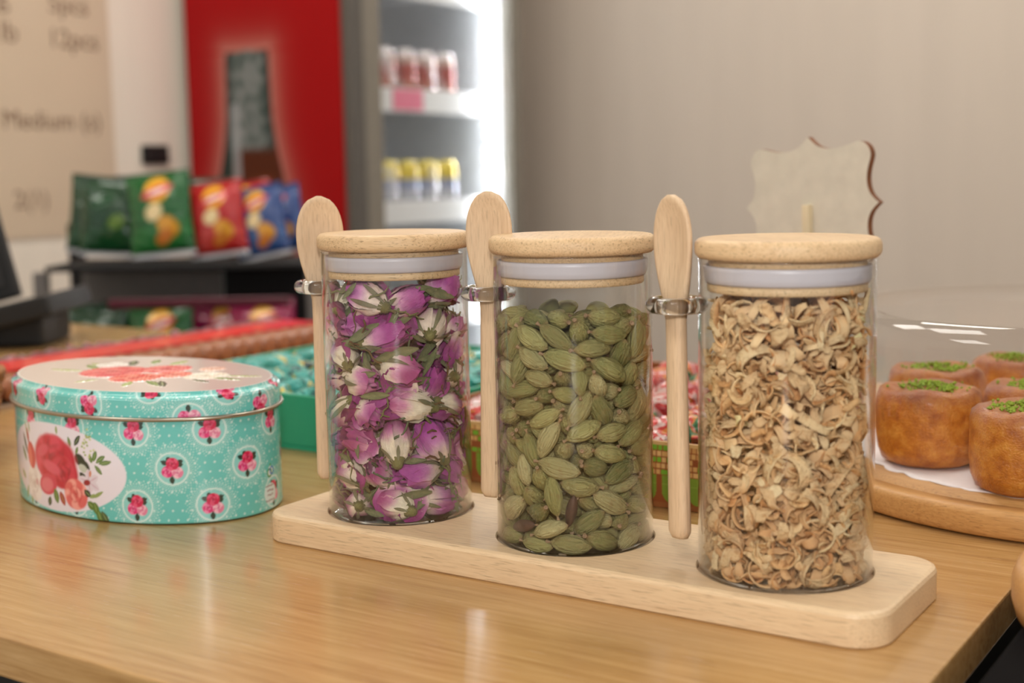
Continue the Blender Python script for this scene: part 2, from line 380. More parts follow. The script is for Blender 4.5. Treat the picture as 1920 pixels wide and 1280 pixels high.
def bud_mesh(seed, openness, cream):
    q = random.Random(seed); parts = []; L, R = 1.0, .40; nu, nv = 11, 10
    for k in range(9):
        layer = k/8.0; th = k*2.4+q.uniform(-.2, .2); fr = 1.0-.45*layer; hw = q.uniform(.95, 1.25); hk = q.uniform(.84, 1.0)+.04*layer
        v, col = [], []; wob = [q.uniform(-1, 1) for _ in range(6)]
        for i in range(nu):
            u = -1+2*i/(nu-1)
            for j in range(nv):
                t = j/(nv-1); z = t*L*hk*(1-.20*u*u*t)
                r = R*fr*bud_profile(min(1, z))*(1+.10*abs(u)**3*(1+openness))
                if t > .7: r += (t-.7)**2*R*(1.1*openness*(1-layer)+.35*wob[0]*(abs(u)))
                r += .018*math.sin(5*u+7*t+wob[1]*3)+.013*math.sin(13*t+9*u+wob[2]*4)+.007*math.sin(23*u-17*t+wob[3]*5)
                z += .02*math.sin(6*u+wob[3]*3)*t
                a = th+u*hw*(1-.15*t); v.append((r*math.cos(a), r*math.sin(a), z-.5))
                e = max(0, abs(u)-.6)*1.2; m = t*1.35-.30-cream*.55+.18*math.sin(4*u+wob[4]*5)*t-e*.25
                c = CREAM+(PINK-CREAM)*np.clip(m*3.0, 0, 1); c = c+(PURP-c)*np.clip(m*2.0-.45, 0, 1); c = c+(DEEP-c)*np.clip(layer*.6*(1-cream)-.1+.25*wob[5]*t, 0, 1)
                col.append(c)
        parts.append((v, grid_faces(nu, nv), col))
    V, F, K = join(parts); return me('rosebud', V, F, M_petal, True, K)
def sepal_mesh(seed):
    q = random.Random(seed); parts = []; g1, g2 = C3(140, 136, 106), C3(112, 102, 78)
    for k in range(5):
        th = 2*PI*k/5+q.uniform(-.3, .3); l = q.uniform(.30, .80)*(1 if seed % 2 else .62); out = q.uniform(-.01, .08); v, col = [], []
        for i in range(5):
            u = -1+i/2
            for j in range(8):
                t = j/7; wd = .19*math.sin(PI*(.12+.88*t))**.8*(1-.35*t); z = t*l
                r = .40*bud_profile(min(1, z*.95))*1.06+.012+out*t*t*1.5; a = th+u*wd*(1.0 if t < .9 else .4)
                v.append((r*math.cos(a), r*math.sin(a), z-.52)); col.append(g1+(g2-g1)*(t*.7+.3*abs(u)))
        parts.append((v, grid_faces(5, 8), col))
    cup, cf = lathe([(0, -.64), (.07, -.63), (.11, -.57), (.13, -.50), (.17, -.44)], 10); parts.append((cup, cf, [C3(122, 116, 74)]*len(cup)))
    V, F, K = join(parts); return me('sepals', V, F, M_sepal, True, K)
def stem_mesh(seed):
    q = random.Random(seed); l = q.uniform(.08, .22); b = q.uniform(-.15, .15)
    v, f = tube([(0, 0, -.60), (b*.3, 0, -.62-l*.5), (b, b*.4, -.62-l)], [.045, .035, .03], 6); return me('stem', v, f, M_sepal, True, [C3(112, 98, 66)]*len(v))
buds = [(bud_mesh(s, o, c), sepal_mesh(s+50), stem_mesh(s+90)) for s, o, c in ((1, .1, -.05), (2, .5, .40), (3, .2, .70), (4, .9, -.25), (5, .3, .20), (6, .0, -.45), (7, .6, .50), (8, .15, .0))]
ROSE = [[266,-46,85,-204,-122,2,227,886],[-50,-31,93,112,-122,-80,247,965],[193,136,94,-151,59,-44,245,959],[-204,-177,89,-67,109,-210,223,873],[43,260,97,71,61,-10,236,924],[-48,-276,73,175,0,-246,193,755],[-134,192,94,-134,-251,-1,251,981],[136,-228,87,112,-122,-124,230,901],[-257,40,101,245,83,136,245,958],[110,-81,142,-5,40,-254,189,739],[-260,-100,229,128,59,3,207,811],[249,50,235,215,8,183,217,849],[-105,-246,230,-104,75,153,235,920],[56,77,200,152,97,68,224,874],[73,-261,247,-65,-55,270,198,773],[-55,276,237,-141,28,-114,208,815],[224,-152,240,166,-95,-47,238,932],[-104,117,264,287,49,73,207,812],[89,-63,328,50,29,-145,221,866],[-260,112,262,53,216,161,195,761],[143,224,271,-210,-80,-157,251,982],[-96,-63,280,-79,9,-218,240,940],[-67,282,394,207,19,208,187,730],[-40,-239,401,-111,-25,232,249,972],[-200,200,365,-94,-260,-89,195,761],[150,-214,410,-40,58,164,242,947],[-272,-24,376,80,145,205,217,848],[253,-54,412,48,-3,-120,251,983],[-198,-177,370,162,-227,-28,191,745],[224,136,418,61,46,219,238,929],[-162,-227,537,-228,2,122,209,818],[89,253,461,17,-65,-285,231,904],[-130,-16,439,-162,-277,11,185,725],[20,90,383,215,-35,166,240,937],[208,-175,587,1,-143,79,234,916],[-240,124,518,290,102,68,231,903],[284,40,562,-117,279,14,196,765],[-251,-70,542,24,-121,-238,233,912],[96,-4,527,82,-298,-64,229,897],[-65,-78,573,16,-223,188,233,912],[-95,246,540,110,185,-60,199,779],[45,-277,547,-216,-55,-165,200,781],[15,135,556,-9,98,66,198,773],[64,-67,687,108,264,49,224,877],[-112,109,639,86,-131,138,203,795],[276,-66,698,54,-2,127,187,731],[-273,34,691,-97,288,-1,224,875],[183,179,608,99,-92,-270,228,891],[-205,-159,703,168,103,-192,249,974],[51,282,627,-256,10,150,185,722],[7,-271,709,-160,-4,-176,227,888],[-85,270,700,247,77,-69,204,799],[186,-196,763,-181,-47,-120,225,879],[-212,185,751,-12,21,19,206,806],[267,84,718,-151,-20,93,193,754],[-111,-3,773,-133,13,68,240,940],[33,125,735,25,-89,142,237,928],[-130,-249,835,-90,-66,41,204,799],[-76,228,867,168,47,65,235,918],[13,-147,820,174,-11,-149,207,810],[-213,110,919,-133,4,148,235,918],[128,-235,937,-115,-88,-136,246,964],[-267,-55,858,250,31,-17,213,835],[171,-13,823,3,-117,176,246,962],[-99,-76,929,-101,-96,102,205,800],[168,223,780,-225,-36,100,214,836],[-54,-242,977,186,183,3,217,848],[85,250,933,209,-5,23,224,876],[32,-268,1122,-108,-82,120,238,931],[-130,224,1047,-50,-122,-255,252,985],[261,-48,985,99,-78,-216,228,892],[-239,-7,1057,-188,196,72,246,964],[232,137,940,-76,104,90,227,886],[-236,-165,966,-12,15,216,188,737],[29,65,914,185,0,-114,214,836],[62,-80,979,25,299,99,210,820],[78,264,1111,254,-94,78,219,855],[271,29,1153,-106,-62,-70,222,867],[-66,38,1040,96,138,-44,200,783],[213,-165,1108,51,108,97,229,895],[-142,-175,1109,-118,-15,-6,225,878],[119,90,1073,180,-34,-78,238,932]]
ca = to_cam(0)
for i, (x, y, z, rx, ry, rz, L, r) in enumerate(ROSE):
    b = buds[i % len(buds)]; s = L*1e-4*1.03
    o = ob('rosebud', b[0], loc=(x*1.03e-4, y*1.03e-4, FLOOR_IN+z*1.02e-4), rot=(rx/100, ry/100, rz/100)); o.scale = (s, s, s)
    tag(o, ['deep magenta', 'cream based pink', 'mostly cream', 'open purple', 'pink and cream', 'dark purple', 'pale cream tipped', 'magenta'][i % 8]+' dried rosebud in the '+('top' if z > 780 else 'middle' if z > 380 else 'bottom')+' third of the first glass jar', 'rosebud', 'rosebuds in the first jar')
    ob('sepals', b[1], o)
    tip = o.matrix_basis @ Vector((0, 0, -.80))
    if math.hypot(tip.x, tip.y) < .0362: ob('stem', b[2], o)
# ---- loose pieces pressed against the glass: place so that they just touch it
def against(meshes, jx, n, zr, angs, inset, scale, seed, flat=None, ri=.0369):
    q = random.Random(seed); out = []
    for i in range(n):
        m = meshes[i % len(meshes)]; V = np.array([v.co for v in m.vertices]); s = q.uniform(*scale); a = q.uniform(*angs)
        if flat is not None:                       # face looks outwards with a random twist and a small tilt
            rot = Matrix.Rotation(a, 3, 'Z') @ Matrix.Rotation(PI/2+q.gauss(0, flat), 3, 'Y') @ Matrix.Rotation(q.uniform(0, 2*PI), 3, 'Z')
        else: rot = Euler((q.uniform(0, 6.28), q.uniform(0, 6.28), q.uniform(0, 6.28))).to_matrix()
        W = (V*s)@np.array(rot).T; e = np.array([math.cos(a), math.sin(a)]); lo, hi = -.02, .036
        for _ in range(18):
            md = (lo+hi)/2
            if np.hypot(W[:, 0]+md*e[0], W[:, 1]+md*e[1]).max() > ri: hi = md
            else: lo = md
        d = lo-q.uniform(*inset); z = q.uniform(*zr); z = max(z, FLOOR_IN-W[:, 2].min())
        out.append((m, (jx+d*e[0], d*e[1], z), rot.to_euler(), s))
    return out
def loose_petal(seed):
    q = random.Random(seed); v, col = [], []; n = 11; ph = [q.uniform(0, 6) for _ in range(4)]
    for i in range(n):
        u = -1+2*i/(n-1)
        for j in range(n):
            t = j/(n-1); wd = .46*math.sin(PI*(.10+.80*t))**.7
            x, y = u*wd*(1+.05*math.sin(9*t+ph[3])), t-.5; z = .25*(u*u*wd+(t-.5)**2)+.07*math.sin(7*u+ph[0])*t+.05*math.sin(9*t+5*u+ph[1])+.025*math.sin(17*u+11*t+ph[2])
            v.append((x, y, z)); m = t*1.6-.1+.2*math.sin(3*u+ph[2])+.15*(seed % 3); c = CREAM+(PINK-CREAM)*np.clip(m*3, 0, 1); c = c+(PURP-c)*np.clip(m*2-.4, 0, 1); c = c+(DEEP-c)*np.clip(m*1.2-1.0, 0, .8); col.append(c)
    m = me('loose_petal', v, grid_faces(n, n), M_petal, True, col); return m
def leaf_bit(seed):
    q = random.Random(seed); v, col = [], []; b = q.uniform(.1, .5); tw = q.uniform(-.8, .8); g1, g2 = C3(138, 138, 100), C3(94, 100, 70)
    for i in range(5):
        u = -1+i/2
        for j in range(10):
            t = j/9; wd = .13*math.sin(PI*(.05+.92*t))**.8; a = tw*(t-.5)
            x = u*wd; v.append((x*math.cos(a), t-.5, b*(t-.5)**2+x*math.sin(a)+.25*abs(u)*wd)); col.append(g1+(g2-g1)*(abs(u)*.5+.5*((i*7+j*3) % 5)/5))
    return me('leaf_scrap', v, grid_faces(5, 10), M_sepal, True, col)
pets = [loose_petal(s) for s in range(4)]; lvs = [leaf_bit(s) for s in range(5)]
for m, l, r, s in against(pets, 0, 34, (.022, .132), (ca-1.9, ca+1.9), (0, .004), (.016, .026), 3, .4):
    o = ob('loose_petal', m, loc=l, rot=r); o.scale = (s, s, s); tag(o, 'loose crinkled pink petal among the rosebuds in the first jar', 'petal', 'loose petals in the first jar')
for m, l, r, s in against(lvs, 0, 130, (.018, .134), (ca-1.9, ca+1.9), (0, .007), (.012, .024), 4, .5):
    o = ob('leaf_scrap', m, loc=l, rot=r); o.scale = (s, s, s); tag(o, 'narrow grey-green leaf scrap among the rosebuds in the first jar', 'leaf', 'leaf scraps in the first jar')

def stem_scrap(seed):
    q = random.Random(seed); p = [Vector((q.gauss(0, .12), -.5, q.gauss(0, .05)))]
    for k in range(7): p.append(p[-1]+Vector((q.gauss(0, .07), .14, q.gauss(0, .04))))
    v, f = tube([tuple(x) for x in p], [.026, .030, .028, .026, .026, .022, .018, .012], 6); return me('stem_scrap', v, f, M_sepal, True, [[C3(120, 116, 74), C3(112, 84, 56), C3(104, 112, 84)][seed % 3]]*len(v))
sts = [stem_scrap(s) for s in range(6)]
for m, l, r, s in against(sts, 0, 60, (.018, .132), (ca-1.7, ca+1.7), (0, .004), (.014, .026), 8, .25):
    o = ob('stem_scrap', m, loc=l, rot=r); o.scale = (s, s, s); tag(o, 'thin dry stem scrap among the rosebuds in the first jar', 'stem', 'stem scraps in the first jar')

# ---- cardamom pods
def pod_mat():
    g = G('cardamom_husk'); r = g.math('FRACT', g.math('ADD', g.n('ObjectInfo').outputs['Random'], g.n('NewGeometry').outputs['Random Per Island']))
    base = g.ramp(r, [(0, C(110, 112, 64)), (.3, C(146, 144, 86)), (.55, C(168, 162, 104)), (.78, C(134, 128, 78)), (1, C(190, 180, 130))])
    at_ = g.n('Attribute', attribute_name='Col'); sep = g.n('SeparateColor', {'Color': at_.outputs['Color']})
    st = g.noise(g.tc('Object', scale=(30, 30, 2.0)), .55, 3, .6); blot = g.noise(g.tc('Object'), 6, 3)
    c = g.mix(g.ramp(st, [(.35, (0, 0, 0, 1)), (.7, (.55, .55, .55, 1))]), base, g.mix(.5, base, C(196, 184, 128)))
    c = g.mix(g.ramp(blot, [(.55, (0, 0, 0, 1)), (.75, (.5, .5, .5, 1))]), c, C(146, 116, 72))
    c = g.mix(sep.outputs[0], c, C(150, 118, 82))            # woody tips
    return g.pr(c, .55, normal=g.bump(st, .5, .05), **{'Specular IOR Level': .35})
M_pod = pod_mat(); M_stalk = plain('pod_stalk', C(150, 122, 92), .7, .15, 900)
def pod_mesh(seed):
    q = random.Random(seed); v, col = [], []; n = 18; ts = np.linspace(0, 1, 13); bend = q.uniform(-.05, .05); sk = q.uniform(-.06, .06)
    for t in ts:
        p = (math.sin(PI*min(1, max(0, t)))**.54)*(1-.24*abs(t-.5+sk)) if 0 < t < 1 else 0
        if t < .12: p = max(p*.8, .12*(t/.12)+.02)
        for k in range(n):
            a = 2*PI*k/n; lob = 1+.085*math.cos(3*a)+.02*math.cos(9*a+seed); r = .245*p*lob
            v.append((r*math.cos(a)+bend*math.sin(PI*t), r*.88*math.sin(a), t-.5)); w_ = max(0, 1-t/.12)+max(0, 1-(1-t)/.07); col.append((min(1, w_*.8),)*3)
    f = []
    for i in range(len(ts)-1):
        for k in range(n): f.append((i*n+k, i*n+(k+1) % n, (i+1)*n+(k+1) % n, (i+1)*n+k))
    return me('cardamom_pod', v, f, M_pod, True, col)
pods = [pod_mesh(s) for s in range(6)]
stk_me = me('stalk', *lathe([(0, -.505), (.030, -.56), (.042, -.575), (.052, -.57), (.050, -.55), (.034, -.52), (.026, -.47)], 8), M_stalk)
